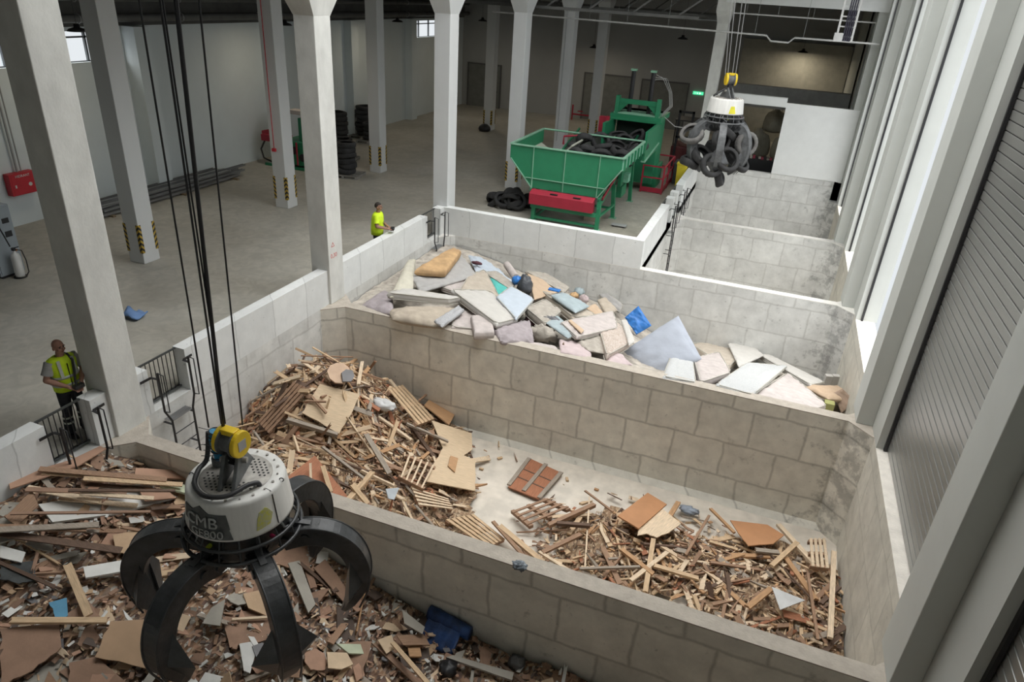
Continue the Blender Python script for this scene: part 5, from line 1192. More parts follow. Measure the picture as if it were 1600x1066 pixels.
lump('plastic_bag', on(h1, 598, 632, .22), .2, mat('bag_white_film', (.6, .6, .6), .4, var=.1, bump=.5, bscale=10), 'crumpled white plastic film in the middle of the tall pile', 'bag', (1.5, .8, .5), .5, 3, 1)
S1([(603, 764), (624, 762), (616, 781), (607, 779)], mat('board_blue_grey', (.40, .43, .46), .6), 'small blue grey triangular sheet in the lower part of the tall pile', lift=.34)
a = on(h1, 673, 680, .3); o = MB().tube([(0, 0, -.2), (.02, 0, .16)], .07, 14).build('log', MW['brown']); o.location = a; o.rotation_euler = (.5, .3, 0); tag(o, 'short round log standing out of the pile beside the large plywood sheet', 'log')
for p1, p2, w_, th, m, lb in (((572, 679), (609, 741), .10, .05, 'grey', 'grey beam slanting down the middle of the tall pile'), ((503, 698), (568, 748), .05, .04, 'grey', 'thin grey beam below the big weathered plywood sheet'), ((543, 783), (582, 738), .10, .05, 'pine', 'pine board crossing the lower front of the tall pile'), ((549, 757), (575, 788), .09, .05, 'pine', 'pine board crossing the other way at the pile front'),
    ((504, 728), (517, 770), .08, .04, 'pine', 'upright pine board in front of the red brown panel'), ((485, 724), (486, 762), .04, .03, 'pale', 'thin upright stick in front of the red brown panel'), ((635, 662), (700, 690), .07, .04, 'grey', 'grey batten above the ladder-like frame'), ((560, 602), (566, 566), .07, .05, 'pale', 'pale post sticking up at the top right of the tall pile'), ((540, 572), (566, 555), .09, .03, 'orange', 'orange brown board at the very top of the tall pile'), ((470, 556), (552, 558), .03, .02, 'brown', 'thin horizontal stick on the summit of the tall pile'), ((472, 566), (515, 572), .03, .02, 'brown', 'second thin stick on the summit of the tall pile'), ((567, 584), (600, 594), .09, .04, 'brown', 'brown beam end projecting right of the summit'), ((596, 594), (604, 592), .08, .05, 'pine', 'short pine block above the slatted pallet'), ((655, 626), (674, 610), .05, .03, 'brown', 'brown stick leaning at the back wall'), ((478, 627), (510, 628), .04, .03, 'brown', 'short stick lying across the weathered plywood sheet'), ((487, 620), (510, 646), .05, .04, 'brown', 'brown batten lying on the weathered plywood sheet')):
    beam_px(h1, p1, p2, w_, th, 'wood_beam', lb, 'beam', MW[m], .34, .34)
# low spread
t = slab_px(h1, [(794, 761), (827, 716), (878, 739), (842, 780)], 'wooden_door', 'reddish door panel with grey battens lying alone on the bay floor', 'door', MW['red'], lift=.05, th=.03)
def batten_on(t, pts, m, z=.03, w_=.05):
    me = t.data; zz = max(v.co.z for v in me.vertices); Mi = t.matrix_world.inverted(); c = t.matrix_world.translation; n_ = (t.matrix_world.to_3x3() @ Vector((0, 0, 1))).normalized()
    a, b = [Mi @ on_plane(c, n_, *p) for p in pts]; MB().beam(a + Vector((0, 0, z / 2)), b + Vector((0, 0, z / 2)), w_, z).build('batten', m, t)
for pp in (((795, 759), (827, 717)), ((818, 768), (853, 726)), ((842, 779), (877, 739))): batten_on(t, pp, MW['grey'], w_=.09)
for pp in (((806, 744), (852, 764)), ((815, 732), (862, 752))): batten_on(t, pp, MW['dark'], .008, .03)
PAL([(797, 797), (826, 822), (892, 793), (852, 777)], 'broken brown pallet frame just below the door panel', 4, 'brown', .16, ends=3, gap=.62)
PAL([(695, 812), (742, 803), (790, 842), (760, 856)], 'pine pallet just behind the near dividing wall', 6, 'pine', .10, ends=3, gap=.38)
PAL([(1264, 841), (1291, 841), (1297, 888), (1267, 884)], 'pale pallet standing near the right bay wall', 4, 'pale', .30, ends=3, gap=.4)
S1([(965, 806), (1012, 770), (1042, 788), (998, 826)], 'orng', 'red orange hardboard sheet on the low spread', lift=.30, th=.03)
S1([(998, 826), (1034, 794), (1064, 818), (1046, 832), (1026, 840), (1010, 834), (996, 837)], 'pale', 'yellowish plywood sheet beside the red orange sheet', lift=.26, jag=.015, th=.02)
S1([(1141, 813), (1199, 820), (1225, 836), (1208, 850), (1169, 853), (1155, 835)], 'orng', 'brown hardboard sheet near the back of the low spread', lift=.26, th=.02, jag=.008)
S1([(1206, 917), (1258, 938), (1219, 953)], mat('board_light_grey', (.50, .50, .50), .5), 'light grey triangular sheet on the right of the low spread', lift=.28, th=.015)
lump('plastic_bag', on(h1, 1076, 797, .1), .14, mat('bag_blue_grey', (.28, .32, .38), .5, var=.3, bump=.5, bscale=12), 'grey blue crumpled bag behind the yellowish plywood', 'bag', (1.5, .8, .5), .5, 3, 4)
for p1, p2, w_, th, m, lb in (((1303, 862), (1297, 998), .09, .05, 'pale', 'long pale plank standing along the right bay wall'), ((1216, 820), (1272, 882), .10, .06, 'pale', 'pale beam slanting toward the standing pallet'), ((1110, 795), (1148, 833), .06, .04, 'orange', 'brown batten left of the brown hardboard sheet'), ((914, 767), (958, 800), .04, .03, 'brown', 'thin brown stick on the floor left of the red orange sheet'), ((856, 822), (929, 789), .09, .08, 'brown', 'thick brown beam right of the broken pallet frame'),
    ((780, 822), (849, 880), .11, .06, 'pine', 'long pine beam lying diagonally beside the near dividing wall'), ((770, 815), (826, 878), .07, .04, 'brown', 'brown beam under the long diagonal pine beam'), ((842, 862), (899, 898), .06, .03, 'pale', 'pale plank right of the long diagonal pine beam'), ((847, 864), (908, 835), .09, .05, 'brown', 'brown plank end on the bare floor'), ((985, 908), (1043, 863), .08, .04, 'pale', 'pale plank crossing over the centre of the low spread'), ((970, 858), (1021, 898), .09, .05, 'orange', 'orange brown plank under the crossing pale plank'), ((1021, 884), (1092, 905), .09, .05, 'pine', 'pine plank right of the crossing pale plank'), ((1008, 926), (1021, 842), .09, .04, 'pine', 'pine plank pointing away from the camera in the low spread'), ((1071, 868), (1108, 806), .05, .04, 'brown', 'brown batten before the bare patch'), ((1040, 817), (1060, 785), .10, .05, 'orange', 'short brown board standing on the yellowish plywood'), ((914, 888), (921, 776), .03, .02, 'pale', 'thin pale stick left of the red orange sheet'), ((870, 818), (922, 822), .08, .07, 'dark', 'dark beam end near the thick brown beam'), ((905, 889), (1000, 886), .05, .04, 'grey', 'grey metal-looking batten in front of the low spread'), ((1205, 885), (1246, 848), .09, .05, 'pine', 'pine plank left of the pale slanting beam'), ((1262, 896), (1278, 1000), .05, .03, 'brown', 'long brown lath before the right bay wall'), ((1180, 860), (1218, 864), .10, .05, 'grey', 'grey board right of the bare patch'), ((1168, 950), (1205, 920), .10, .05, 'orange', 'orange brown board left of the light grey triangle')):
    beam_px(h1, p1, p2, w_, th, 'wood_beam', lb, 'beam', MW[m], .2, .2)
for i, (px, py, s) in enumerate(((752, 733, .05), (762, 714, .04), (886, 749, .06), (932, 765, .05), (781, 716, .06), (849, 873, .05))):
    o = MB().box(-s, s, -s * .5, s * .5, -.02, .02).build('wood_offcut', MW['orange' if i % 2 else 'pine'], bevel=.004); p = hit(2, BF + .03, px, py); o.location = p; o.rotation_euler = (0, 0, i)
    tag(o, ['tiny pine offcut on the bare bay floor nearest the large plywood sheet', 'tiny orange brown offcut on the bare floor against the back wall', 'tiny pine cube on the floor right of the door panel', 'tiny brown offcut left of the red orange sheet', 'tiny pine offcut left of the door panel', 'small brown block beside the long diagonal pine beam'][i], 'offcut')
# ================================================================ mattress bay
def fab(name, c, v=.08, sc=4, c2=None, b=.25, bs=14): return mat(name, c, .95, var=v, scale=sc, col2=c2, bump=b, bscale=bs)
MF = dict(cream=fab('cloth_cream', (.56, .53, .44)), foam=fab('foam_orange', (.48, .31, .16), .25, 3), grey=fab('quilt_grey', (.37, .36, .35), .06, 5, b=.5, bs=7), white=fab('ticking_white', (.50, .48, .45), .05), beige=fab('cloth_beige', (.42, .36, .29), .14), lilac=fab('quilt_lilac', (.34, .30, .31), .12, b=.6, bs=10), pinkw=fab('ticking_pinkish', (.47, .42, .40), .14), sand=fab('ticking_sand', (.43, .375, .31), .10), blue=fab('ticking_pale_blue', (.44, .49, .55), .04), ltblue=fab('cover_blue_grey', (.35, .375, .43), .03, 2), teal=fab('cover_teal', (.09, .42, .38)), tan=fab('cardboard_soft', (.50, .37, .26), .06), steel=fab('cushion_slate_blue', (.33, .39, .41), .12), spot=fab('blanket_speckled', (.50, .50, .50), .1, 60, (.26, .26, .28)), floral=fab('ticking_floral', (.56, .50, .46), .1, 28, (.36, .28, .22)), bfloral=fab('ticking_blue_floral', (.52, .52, .51), .1, 34, (.40, .41, .42)), tarp=mat('tarp_bright_blue', (.03, .17, .50), .5, var=.25, scale=5, bump=.5, bscale=8), dgrey=fab('cloth_dark_grey', (.15, .15, .16), .3), brown=fab('cloth_brown', (.33, .24, .18), .2), pink=fab('quilt_pink', (.50, .41, .41), .10, b=.6, bs=9), olive=fab('box_olive', (.33, .33, .13)), maroon=fab('cloth_maroon', (.10, .04, .05)), rub=fab('cloth_grey_beige', (.38, .345, .30), .16, 6, b=.5))
M_band = fab('side_band_grey', (.44, .42, .37), .1)
def soft(pts, name, label, cat, m, th=.20, k=8, lift=.25, n=None, wr=.032, seed=0, band=False, sag=0.0):
    mx_ = sum(q[0] for q in pts) / 4; my_ = sum(q[1] for q in pts) / 4; g_ = 1.0 if mx_ > 1040 else (1.08 if my_ > 440 or mx_ > 800 else 1.05)
    pts = [(mx_ + (q[0] - mx_) * g_, my_ + (q[1] - my_) * g_) for q in pts]
    P = [on(h2, *q, lift) for q in pts]; c, nr = fit_plane(P)
    if n is not None: nr = Vector(n).normalized()
    Wp = [on_plane(c, nr, *q) for q in pts]; org = sum(Wp, Vector()) / 4
    ax = (Wp[1] - Wp[0]).normalized(); ay = nr.cross(ax); M = Matrix((ax, ay, nr)).transposed().to_4x4(); M.translation = org; Mi = M.inverted(); q = [Mi @ p for p in Wp]
    N = 24; us = [.5 - .5 * math.cos(PI * i / N) for i in range(N + 1)]; vs = []
    def e(u): return max(0, 1 - abs(2 * u - 1) ** k)
    for side in (1, -1):
        for v in us:
            for u in us:
                p = (q[0] * (1 - u) + q[1] * u) * (1 - v) + (q[3] * (1 - u) + q[2] * u) * v
                f = (e(u) * e(v)) ** (.28 if k > 4 else .5)
                w_ = wr * noise.noise(Vector((p.x * 6 + seed, p.y * 6, side))) + wr * .6 * noise.noise(Vector((p.x * 17 + seed, p.y * 9, side)))
                zz = -th / 2 + side * th / 2 * f + (w_ if side > 0 else 0) * min(1, f * 2) - sag * (2 * u - 1) ** 2
                vs.append(p + Vector((0, 0, zz)))
    G = (N + 1) ** 2
    fs = [(j * (N + 1) + i, j * (N + 1) + i + 1, (j + 1) * (N + 1) + i + 1, (j + 1) * (N + 1) + i) for j in range(N) for i in range(N)]
    b = MB().add(vs, fs + [tuple(G + x for x in f[::-1]) for f in fs], True)
    if band:
        t = empty(name, org, label, cat); t.matrix_world = M
        o = b.build('mattress_body', m, t, fix=False)
        for zz in (-.025, -th + .02):
            r = []
            for kk in range(4):
                for s_ in range(6): r.append(q[kk].lerp(q[(kk + 1) % 4], (s_ + .4) / 6) * .992 + Vector((0, 0, zz - sag * .0)))
            MB().tube(r + [r[0]], .011, 6).build('piping', M_band, t)
        return t
    o = b.build(name, MF[m] if isinstance(m, str) else m, fix=False); o.matrix_world = M
    return tag(o, label, cat)
def MT(pts, m, label, **k): return soft(pts, 'mattress', label, 'mattress', MF[m], band=True, **k)
def CL(pts, m, label, name='cushion', cat='cushion', **k): return soft(pts, name, label, cat, MF[m], **k)
CL([(638, 400), (650, 399), (645, 453), (611, 453)], 'cream', 'cream cushion propped against the white wall at the left of the mattress heap', th=.35, k=3, lift=.45, wr=.03)
CL([(650, 418), (708, 385), (720, 391), (697, 421)], 'foam', 'orange tan foam block on top of the grey quilt', 'foam_block', 'foam', th=.26, k=9, lift=.62, wr=.03)
CL([(645, 428), (716, 393), (744, 428), (658, 453)], 'grey', 'large grey quilt spread over the left of the mattress heap', 'quilt', 'quilt', th=.12, k=6, lift=.36, wr=.05)
MT([(609, 456), (632, 449), (717, 463), (699, 466)], 'white', 'white mattress lying flat at the left front of the heap', th=.19, lift=.42)
CL([(611, 477), (712, 474), (692, 503), (617, 490)], 'beige', 'beige rolled duvet just behind the dividing wall', 'duvet', 'duvet', th=.30, k=3, lift=.25, wr=.05)
CL([(716, 477), (724, 484), (692, 507), (680, 499)], 'spot', 'speckled grey blanket at the end of the beige duvet', 'blanket', 'blanket', th=.1, k=5, lift=.34, wr=.04)
CL([(564, 474), (598, 452), (612, 456), (613, 486)], 'lilac', 'lilac grey quilt in the left corner of the mattress bay', 'quilt', 'quilt', th=.2, k=4, lift=.18, wr=.05)
MT([(709, 452), (766, 454), (807, 494), (776, 502)], 'white', 'white mattress slanting down in the middle left of the heap', th=.20, lift=.40)
MT([(735, 428), (757, 421), (779, 462), (720, 452)], 'sand', 'sand coloured mattress corner beside the grey quilt', th=.18, lift=.34)
MT([(692, 447), (744, 429), (740, 454), (709, 453)], 'pinkw', 'pinkish striped mattress peeping out below the grey quilt', th=.15, lift=.26)
CL([(733, 397), (754, 401), (802, 437), (745, 422)], 'blue', 'pale blue white sheet at the back left of the heap', 'sheet', 'sheet', th=.12, k=4, lift=.22, wr=.05)
lump('shoe', on(h2, 745, 411, .32), .13, MF['maroon'], 'dark maroon shoe on the pale sheet at the back', 'shoe', (1.3, .5, .4), .2, 2, 1)
MT([(757, 424), (777, 423), (804, 443), (797, 450)], 'rub', 'curved grey mattress edge above the teal cover', th=.14, lift=.32)
CL([(766, 432), (776, 432), (795, 449), (780, 460)], 'teal', 'teal cover between two mattresses', 'bed_cover', 'cover', th=.1, k=4, lift=.30, wr=.03)
MT([(778, 463), (799, 447), (833, 466), (807, 495)], 'blue', 'pale blue square mattress in the middle of the heap', th=.11, lift=.45)
lump('plastic_bag', on(h2, 820, 447, .34), .27, mat('bag_black_glossy', (.06, .065, .075), .3, var=.4, bump=.8, bscale=18), 'black crumpled rubbish bag behind the pale blue mattress', 'bag', (.8, .9, 1.1), .35, 3, 3)
lump('plastic_bag', on(h2, 808, 438, .45), .14, MF['tarp'], 'small bright blue bag on top of the black rubbish bag', 'bag', (1, 1, .9), .35, 3, 5)
a = on(h2, 792, 414, .2); b_ = on(h2, 806, 434, .25); o = MB().tube([(0, 0, 0), (b_ - a) * .5, b_ - a], .11, 14).build('rolled_blanket', MF['pinkw']); o.location = a; tag(o, 'pinkish rolled blanket behind the blue bag', 'blanket')
CL([(826, 428), (847, 436), (869, 455), (836, 466)], 'tan', 'tan cardboard sheet right of the black rubbish bag', 'cardboard_sheet', 'cardboard', th=.05, k=10, lift=.30, wr=.01)
MT([(824, 423), (853, 426), (888, 447), (880, 455)], 'rub', 'pale worn mattress behind the tan cardboard', th=.15, lift=.30)
MT([(850, 455), (876, 461), (930, 490), (896, 493)], 'sand', 'long off-white mattress under the slate blue cushion', th=.20, lift=.32)
CL([(864, 458), (880, 454), (920, 474), (900, 483)], 'steel', 'slate blue cushion on the long off-white mattress', th=.18, k=4, lift=.50, wr=.02)
o = MB().box(-.16, .16, -.08, .08, 0, .04).build('folded_towel', MF['tarp'], bevel=.01); o.location = on(h2, 866, 454, .52); tag(o, 'small blue and white folded towel by the slate blue cushion', 'towel')
MT([(824, 479), (852, 467), (876, 484), (853, 503)], 'rub', 'grey beige torn mattress in front of the tan cardboard', th=.24, lift=.36, wr=.05)
MT([(880, 502), (956, 486), (963, 510), (904, 524)], 'pinkw', 'broad pinkish white mattress right of centre', th=.13, lift=.42)
CL([(889, 501), (892, 499), (912, 515), (908, 519)], 'tan', 'thin tan slat on the broad pinkish white mattress', 'foam_strip', 'strip', th=.04, k=8, lift=.48, wr=0)
MT([(938, 512), (967, 503), (986, 532), (950, 552)], 'floral', 'floral torn mattress left of the big blue grey pillow', th=.2, lift=.36, wr=.05)
CL([(972, 499), (980, 499), (992, 530), (984, 536)], 'white', 'white strip of bedding at the right of the floral mattress', 'bedding_strip', 'bedding', th=.1, k=4, lift=.42, wr=.02)
CL([(894, 526), (938, 511), (944, 548), (922, 544)], 'rub', 'dull beige cloth below the floral mattress', 'cloth', 'cloth', th=.12, k=4, lift=.26, wr=.06)
CL([(977, 496), (997, 479), (1016, 508), (994, 521)], 'tarp', 'bright blue plastic sheet behind the big pillow', 'plastic_sheet', 'sheet', th=.10, k=4, lift=.30, n=(-.1, -.8, .6), wr=.06)
CL([(967, 549), (1057, 490), (1091, 553), (1036, 585)], 'ltblue', 'very large blue grey pillow leaning over the heap', 'large_pillow', 'pillow', th=.44, k=2.6, lift=.42, n=(-.15, -.55, .8), wr=.05)
MT([(1054, 541), (1082, 556), (1088, 596), (1036, 586)], 'bfloral', 'white patterned mattress right of the big pillow', th=.16, lift=.30)
MT([(1084, 558), (1124, 548), (1143, 580), (1095, 596)], 'pinkw', 'pinkish mattress with grey side, right of the patterned one', th=.22, lift=.32)
MT([(1078, 535), (1104, 534), (1166, 546), (1138, 573)], 'sand', 'beige bowed mattress behind the pinkish one', th=.20, lift=.28, sag=.05)
CL([(1138, 536), (1171, 533), (1194, 554), (1155, 572)], 'white', 'bright white folded sheet at the back right', 'sheet', 'sheet', th=.08, k=6, lift=.36, wr=.03)
MT([(1186, 553), (1200, 552), (1290, 596), (1268, 600)], 'white', 'long white mattress edge running to the right end', th=.14, lift=.32)
lump('cloth_bundle', on(h2, 1198, 549, .12), .3, MF['sand'], 'beige cloth bundle behind the bright white sheet', 'cloth', (1, .7, .7), .3, 2, 9)
MT([(1119, 599), (1168, 565), (1231, 570), (1177, 615)], 'bfloral', 'white mattress with blue grey pattern in the right front', th=.10, lift=.42)
MT([(1177, 615), (1232, 580), (1293, 631), (1262, 642)], 'pinkw', 'pinkish wrinkled mattress with rounded corner at the right front', th=.22, lift=.30, wr=.05)
CL([(1260, 599), (1312, 599), (1336, 622), (1296, 618)], 'tan', 'tan folded cushion at the right end of the heap', th=.2, k=4, lift=.34, wr=.04)
CL([(1302, 614), (1316, 607), (1337, 628), (1314, 646)], 'brown', 'brown opened side of a folded cushion by the right pier', 'cushion_cover', 'cover', th=.08, k=5, lift=.28, n=(-.2, -.8, .5), wr=.04)
o = MB().box(-.11, .11, -.1, .1, -.2, .1).build('olive_box', MF['olive'], bevel=.01); o.location = on(h2, 1295, 634, .12); tag(o, 'small olive green box at the right end of the mattress bay', 'box')
for i, (x, lb) in enumerate(((1292, 'white carton with print at the back right corner'), (1303, 'second white carton right of the printed one'), (1318, 'grey white board standing in the right rear corner'))):
    o = MB().box(-.09, .09, -.06, .06, -.1, .22).build('carton', MF['white' if i < 2 else 'grey'], bevel=.006); o.location = on(h2, x, 597, .15); o.rotation_euler = (.1, 0, .3); tag(o, lb, 'carton')
MT([(718, 483), (764, 489), (772, 515), (708, 508)], 'pinkw', 'whitish quilted mattress just behind the dividing wall, left of the foam cube', th=.14, lift=.16, wr=.03)
CL([(737, 492), (766, 490), (772, 516), (742, 517)], 'pinkw', 'pale foam cube on the whitish quilted mattress', 'foam_block', 'foam', th=.24, k=12, lift=.34, wr=.01)
CL([(770, 507), (827, 498), (833, 528), (786, 528)], 'lilac', 'pale lilac wrinkled quilt below the pale blue mattress', 'quilt', 'quilt', th=.22, k=5, lift=.26, wr=.08)
CL([(876, 530), (922, 535), (923, 558), (878, 547)], 'pink', 'pink quilted pad just behind the dividing wall', 'quilt', 'quilt', th=.14, k=6, lift=.22, wr=.03)
lump('cloth_bundle', on(h2, 848, 522, .12), .28, MF['rub'], 'grey brown tangle of cloth left of the pink pad', 'cloth', (1.2, .7, .7), .55, 3, 12)
lump('cloth_bundle', on(h2, 862, 503, .26), .2, MF['dgrey'], 'dark grey cloth in front of the torn mattress', 'cloth', (1.2, .6, .7), .5, 3, 14)
CL([(856, 502), (872, 491), (899, 519), (888, 524)], 'steel', 'grey blue folded strip of bedding left of the broad mattress', 'bedding_strip', 'bedding', th=.12, k=4, lift=.36, wr=.03)
MT([(913, 441), (922, 438), (971, 474), (965, 486)], 'grey', 'grey patterned mattress leaning on the back wall', th=.14, lift=.2, n=(-.3, -.6, .75))
CL([(936, 466), (946, 463), (965, 481), (950, 489)], 'beige', 'beige cushion before the leaning grey mattress', th=.16, k=4, lift=.3)
CL([(918, 479), (931, 473), (943, 487), (934, 491)], 'tan', 'tan striped cushion left of the beige one', th=.12, k=4, lift=.34)
lump('toy_bundle', on(h2, 897, 462, .15), .13, MF['foam'], 'orange cloth scrap behind the slate blue cushion', 'cloth', (1, 1, .7), .4, 3, 2)
lump('toy_bundle', on(h2, 912, 468, .18), .14, MF['pink'], 'pink cloth scrap behind the slate blue cushion', 'cloth', (1, .7, 1), .4, 3, 6)
lump('toy_bundle', on(h2, 905, 456, .1), .16, MF['steel'], 'grey blue scrap near the leaning grey mattress', 'cloth', (1, 1, .7), .5, 3, 8)
CL([(943, 548), (969, 551), (988, 567), (950, 565)], 'pink', 'pinkish cloth between the floral mattress and the big pillow', 'cloth', 'cloth', th=.1, k=4, lift=.22, wr=.05)
CL([(816, 530), (868, 540), (872, 549), (824, 541)], 'pinkw', 'narrow pale mattress edge at the dividing wall in the middle', 'mattress_edge', 'mattress', th=.1, k=6, lift=.14)
lump('cloth_bundle', on(h2, 836, 500, .1), .22, MF['maroon'], 'dark maroon cloth under the torn mattress', 'cloth', (1.2, .7, .6), .4, 3, 22)
o = lump('cloth_bundle', on(h2, 880, 541, .16), .05, MF['brown'], 'narrow brown strap hanging beside the pink pad', 'strap', (.5, .5, 2.0), .2, 3, 23)
# ================================================================ people
M_skin = mat('skin', (.36, .19, .135), .6, var=.06, scale=20)
M_skin2 = mat('skin_tanned', (.30, .16, .11), .6, var=.06, scale=20)
M_vest = mat('vest_yellow_green', (.62, .84, .02), .7, var=.1, scale=9, bump=.3, bscale=12)
M_refl = mat('reflective_band', (.50, .54, .48), .4, var=.08)
M_tee = mat('tshirt_grey', (.30, .30, .29), .9, var=.1, scale=12)
M_trs = mat('trousers_dark', (.022, .024, .030), .85, var=.3, scale=9, bump=.3, bscale=10)
M_shoe = mat('shoe_black', (.03, .03, .028), .6)
M_hair = mat('hair_dark', (.025, .018, .014), .8, var=.3, scale=40)
def loft(rings, n=20, yaw=0):
    """rings: (x, y, z, rx, ry)"""
    b = MB(); vs = []
    for x, y, z, rx, ry in rings:
        for k in range(n):
            a = 2 * PI * k / n; c, s_ = math.cos(a), math.sin(a)
            c = math.copysign(abs(c) ** .85, c); s_ = math.copysign(abs(s_) ** .85, s_); vs.append((x + rx * c, y + ry * s_, z))
    N = len(rings)
    b.add(vs, [(i * n + k, i * n + (k + 1) % n, (i + 1) * n + (k + 1) % n, (i + 1) * n + k) for i in range(N - 1) for k in range(n)] + [tuple(range(n))[::-1], tuple(range((N - 1) * n, N * n))], True); return b
def skin_body(verts, edges, radii, root, m, parent, sub=2):
    me = bpy.data.meshes.new('body'); me.from_pydata(verts, edges, []); me.materials.append(m); o = bpy.data.objects.new('body', me); C.objects.link(o); o.parent = parent
    md = o.modifiers.new('skin', 'SKIN'); md.use_smooth_shade = True
    for i, r in enumerate(radii):
        sv = me.skin_vertices[0].data[i]; sv.radius = (r, r) if not isinstance(r, tuple) else r; sv.use_root = (i == root)
    s_ = o.modifiers.new('sub', 'SUBSURF'); s_.levels = sub; s_.render_levels = sub; return o
def person(loc, yaw, label, skin, arms, head_yaw, lower=True, lean=0.0):
    """local frame: x right, y forward, z up, height about 1.78; arms: per side (elbow, wrist)"""
    t = empty('person', loc, label, 'person', rz=yaw)
    L = lean; H = Vector((0, L + .03, 0)); hy = math.radians(head_yaw); hf = Vector((-math.sin(hy), math.cos(hy), 0)); hr = Vector((math.cos(hy), math.sin(hy), 0)); UP = Vector((0, 0, 1))
    B = MB()
    def ell(c, rx, ry, rz, n=20, k=12):
        c = Vector(c); vs = []
        for i in range(k + 1):
            th = PI * i / k
            for j in range(n):
                a_ = 2 * PI * j / n; vs.append(c + hr * rx * math.sin(th) * math.cos(a_) + hf * ry * math.sin(th) * math.sin(a_) + UP * rz * math.cos(th))
        B.add(vs, [(i * n + j, (i + 1) * n + j, (i + 1) * n + (j + 1) % n, i * n + (j + 1) % n) for i in range(k) for j in range(n)])
    def tb(p, r, n=14):
        B.tube(p, r, n)
        for q, rr in ((p[0], r[0]), (p[-1], r[-1])): ell(q, rr, rr, rr, 12, 8)
    # trunk, neck and head
    for z, rx, ry, yy in ((.95, .165, .115, 0), (1.08, .155, .11, L * .3), (1.22, .165, .115, L * .6), (1.36, .175, .105, L * .9)): ell((0, yy, z), rx, ry, .12)
    tb([Vector((-.13, L, 1.40)), Vector((.13, L, 1.40))], [.052, .052]); tb([Vector((0, L, 1.40)), H + Vector((0, 0, 1.58))], [.068, .058])
    ell(H + UP * 1.682 - hf * .008, .078, .097, .100); ell(H + UP * 1.625 + hf * .018, .064, .074, .072); ell(H + UP * 1.585 + hf * .045, .040, .040, .034)
    tb([H + hf * .088 + UP * 1.672, H + hf * .112 + UP * 1.636], [.010, .015], 8); tb([H - hr * .045 + hf * .072 + UP * 1.69, H + hr * .045 + hf * .072 + UP * 1.69], [.014, .014], 8)
    for s in (-1, 1): ell(H + hr * s * .080 + UP * 1.648 - hf * .008, .014, .024, .034, 10, 8); ell(H + hr * s * .045 + hf * .062 + UP * 1.628, .024, .022, .026, 10, 8)
    for s in (-1, 1):
        el, wr = [Vector(q) for q in arms[0 if s < 0 else 1]]; sh = Vector((s * .175, L, 1.40)); d = (wr - el).normalized(); side = d.cross(UP).normalized()
        tb([sh, sh.lerp(el, .5), el], [.050, .052, .046]); tb([el, el.lerp(wr, .35), wr], [.046, .047, .030])
        B.beam(wr, wr + d * .09, .080, .030); tb([wr + d * .02 - side * .03, wr + d * .085 - side * .032], [.017, .014], 8); tb([wr + d * .02 + side * .03, wr + d * .085 + side * .032], [.017, .014], 8)
        for k in range(4):
            b0 = wr + d * .085 + side * ((k - 1.5) * .021); ln = (.05, .060, .057, .045)[k]
            tb([b0, b0 + d * ln * .6 + UP * -.010, b0 + d * ln + UP * -.034], [.0095, .009, .0075], 8)
        tb([wr + d * .03 - side * s * .034, wr + d * .065 - side * s * .058 + UP * -.006, wr + d * .095 - side * s * .052 + UP * -.02], [.013, .011, .009], 8)
        tb([Vector((s * .09, 0, .93)), Vector((s * .10, .01, .70)), Vector((s * .115, .025, .50))], [.088, .078, .055]); tb([Vector((s * .115, .025, .50)), Vector((s * .125, -.01, .34)), Vector((s * .13, -.01, .08))], [.055, .055, .038])
    o = B.build('body', skin, t); md = o.modifiers.new('fuse', 'REMESH'); md.mode = 'VOXEL'; md.voxel_size = .0075; md.use_smooth_shade = True
    sm_ = o.modifiers.new('soft', 'SMOOTH'); sm_.factor = .5; sm_.iterations = 3
    for s in (-1, 1):
        MB().lathe([(0, .011), (.008, .008), (.011, 0), (.008, -.008), (0, -.011)], 10).build('eye', mat('eye_dark', (.03, .02, .02), .3), t).location = H + hf * .082 + hr * s * .031 + Vector((0, 0, 1.668))
        MB().beam(Vector((0, 0, 0)) - hr * .02, hr * .02, .008, .006).build('eyebrow', M_hair, t).location = H + hf * .090 + hr * s * .034 + Vector((0, 0, 1.690))
    MB().beam(-hr * .022, hr * .022, .008, .007).build('mouth', mat('lips', (.26, .09, .07), .6), t).location = H + hf * .091 + Vector((0, 0, 1.604))
    if lower:
        b = loft([(0, 0, 1.02, .175, .125), (0, 0, .93, .185, .135), (0, 0, .86, .18, .13), (0, 0, .82, .15, .11)]); tr = b.build('trousers', M_trs, t)
        for s in (-1, 1):
            MB().tube([(s * .09, 0, .90), (s * .10, .01, .70), (s * .115, .025, .50), (s * .125, .0, .30), (s * .13, -.01, .10)], [.105, .092, .075, .075, .082], 18).build('trouser_leg', M_trs, tr)
            for z in (.40, .30): MB().lathe([(.080, -.018), (.080, .018)], 18).build('reflective_band', M_refl, tr).location = (s * .122, .01, z)
            q = MB(); 
            q.add([(s * .135 + x, y, z) for x, y, z in [(-.045, -.10, 0), (.045, -.10, 0), (.055, .06, 0), (.045, .17, 0), (-.045, .17, 0), (-.055, .06, 0), (-.04, -.09, .10), (.04, -.09, .10), (.045, .03, .10), (.035, .14, .055), (-.035, .14, .055), (-.045, .03, .10)]], [(0, 5, 4, 3, 2, 1), (6, 7, 8, 9, 10, 11), (0, 1, 7, 6), (1, 2, 8, 7), (2, 3, 9, 8), (3, 4, 10, 9), (4, 5, 11, 10), (5, 0, 6, 11)])
            q.build('shoe', M_shoe, t, bevel=.015)
    return t, L, H, hf, hr
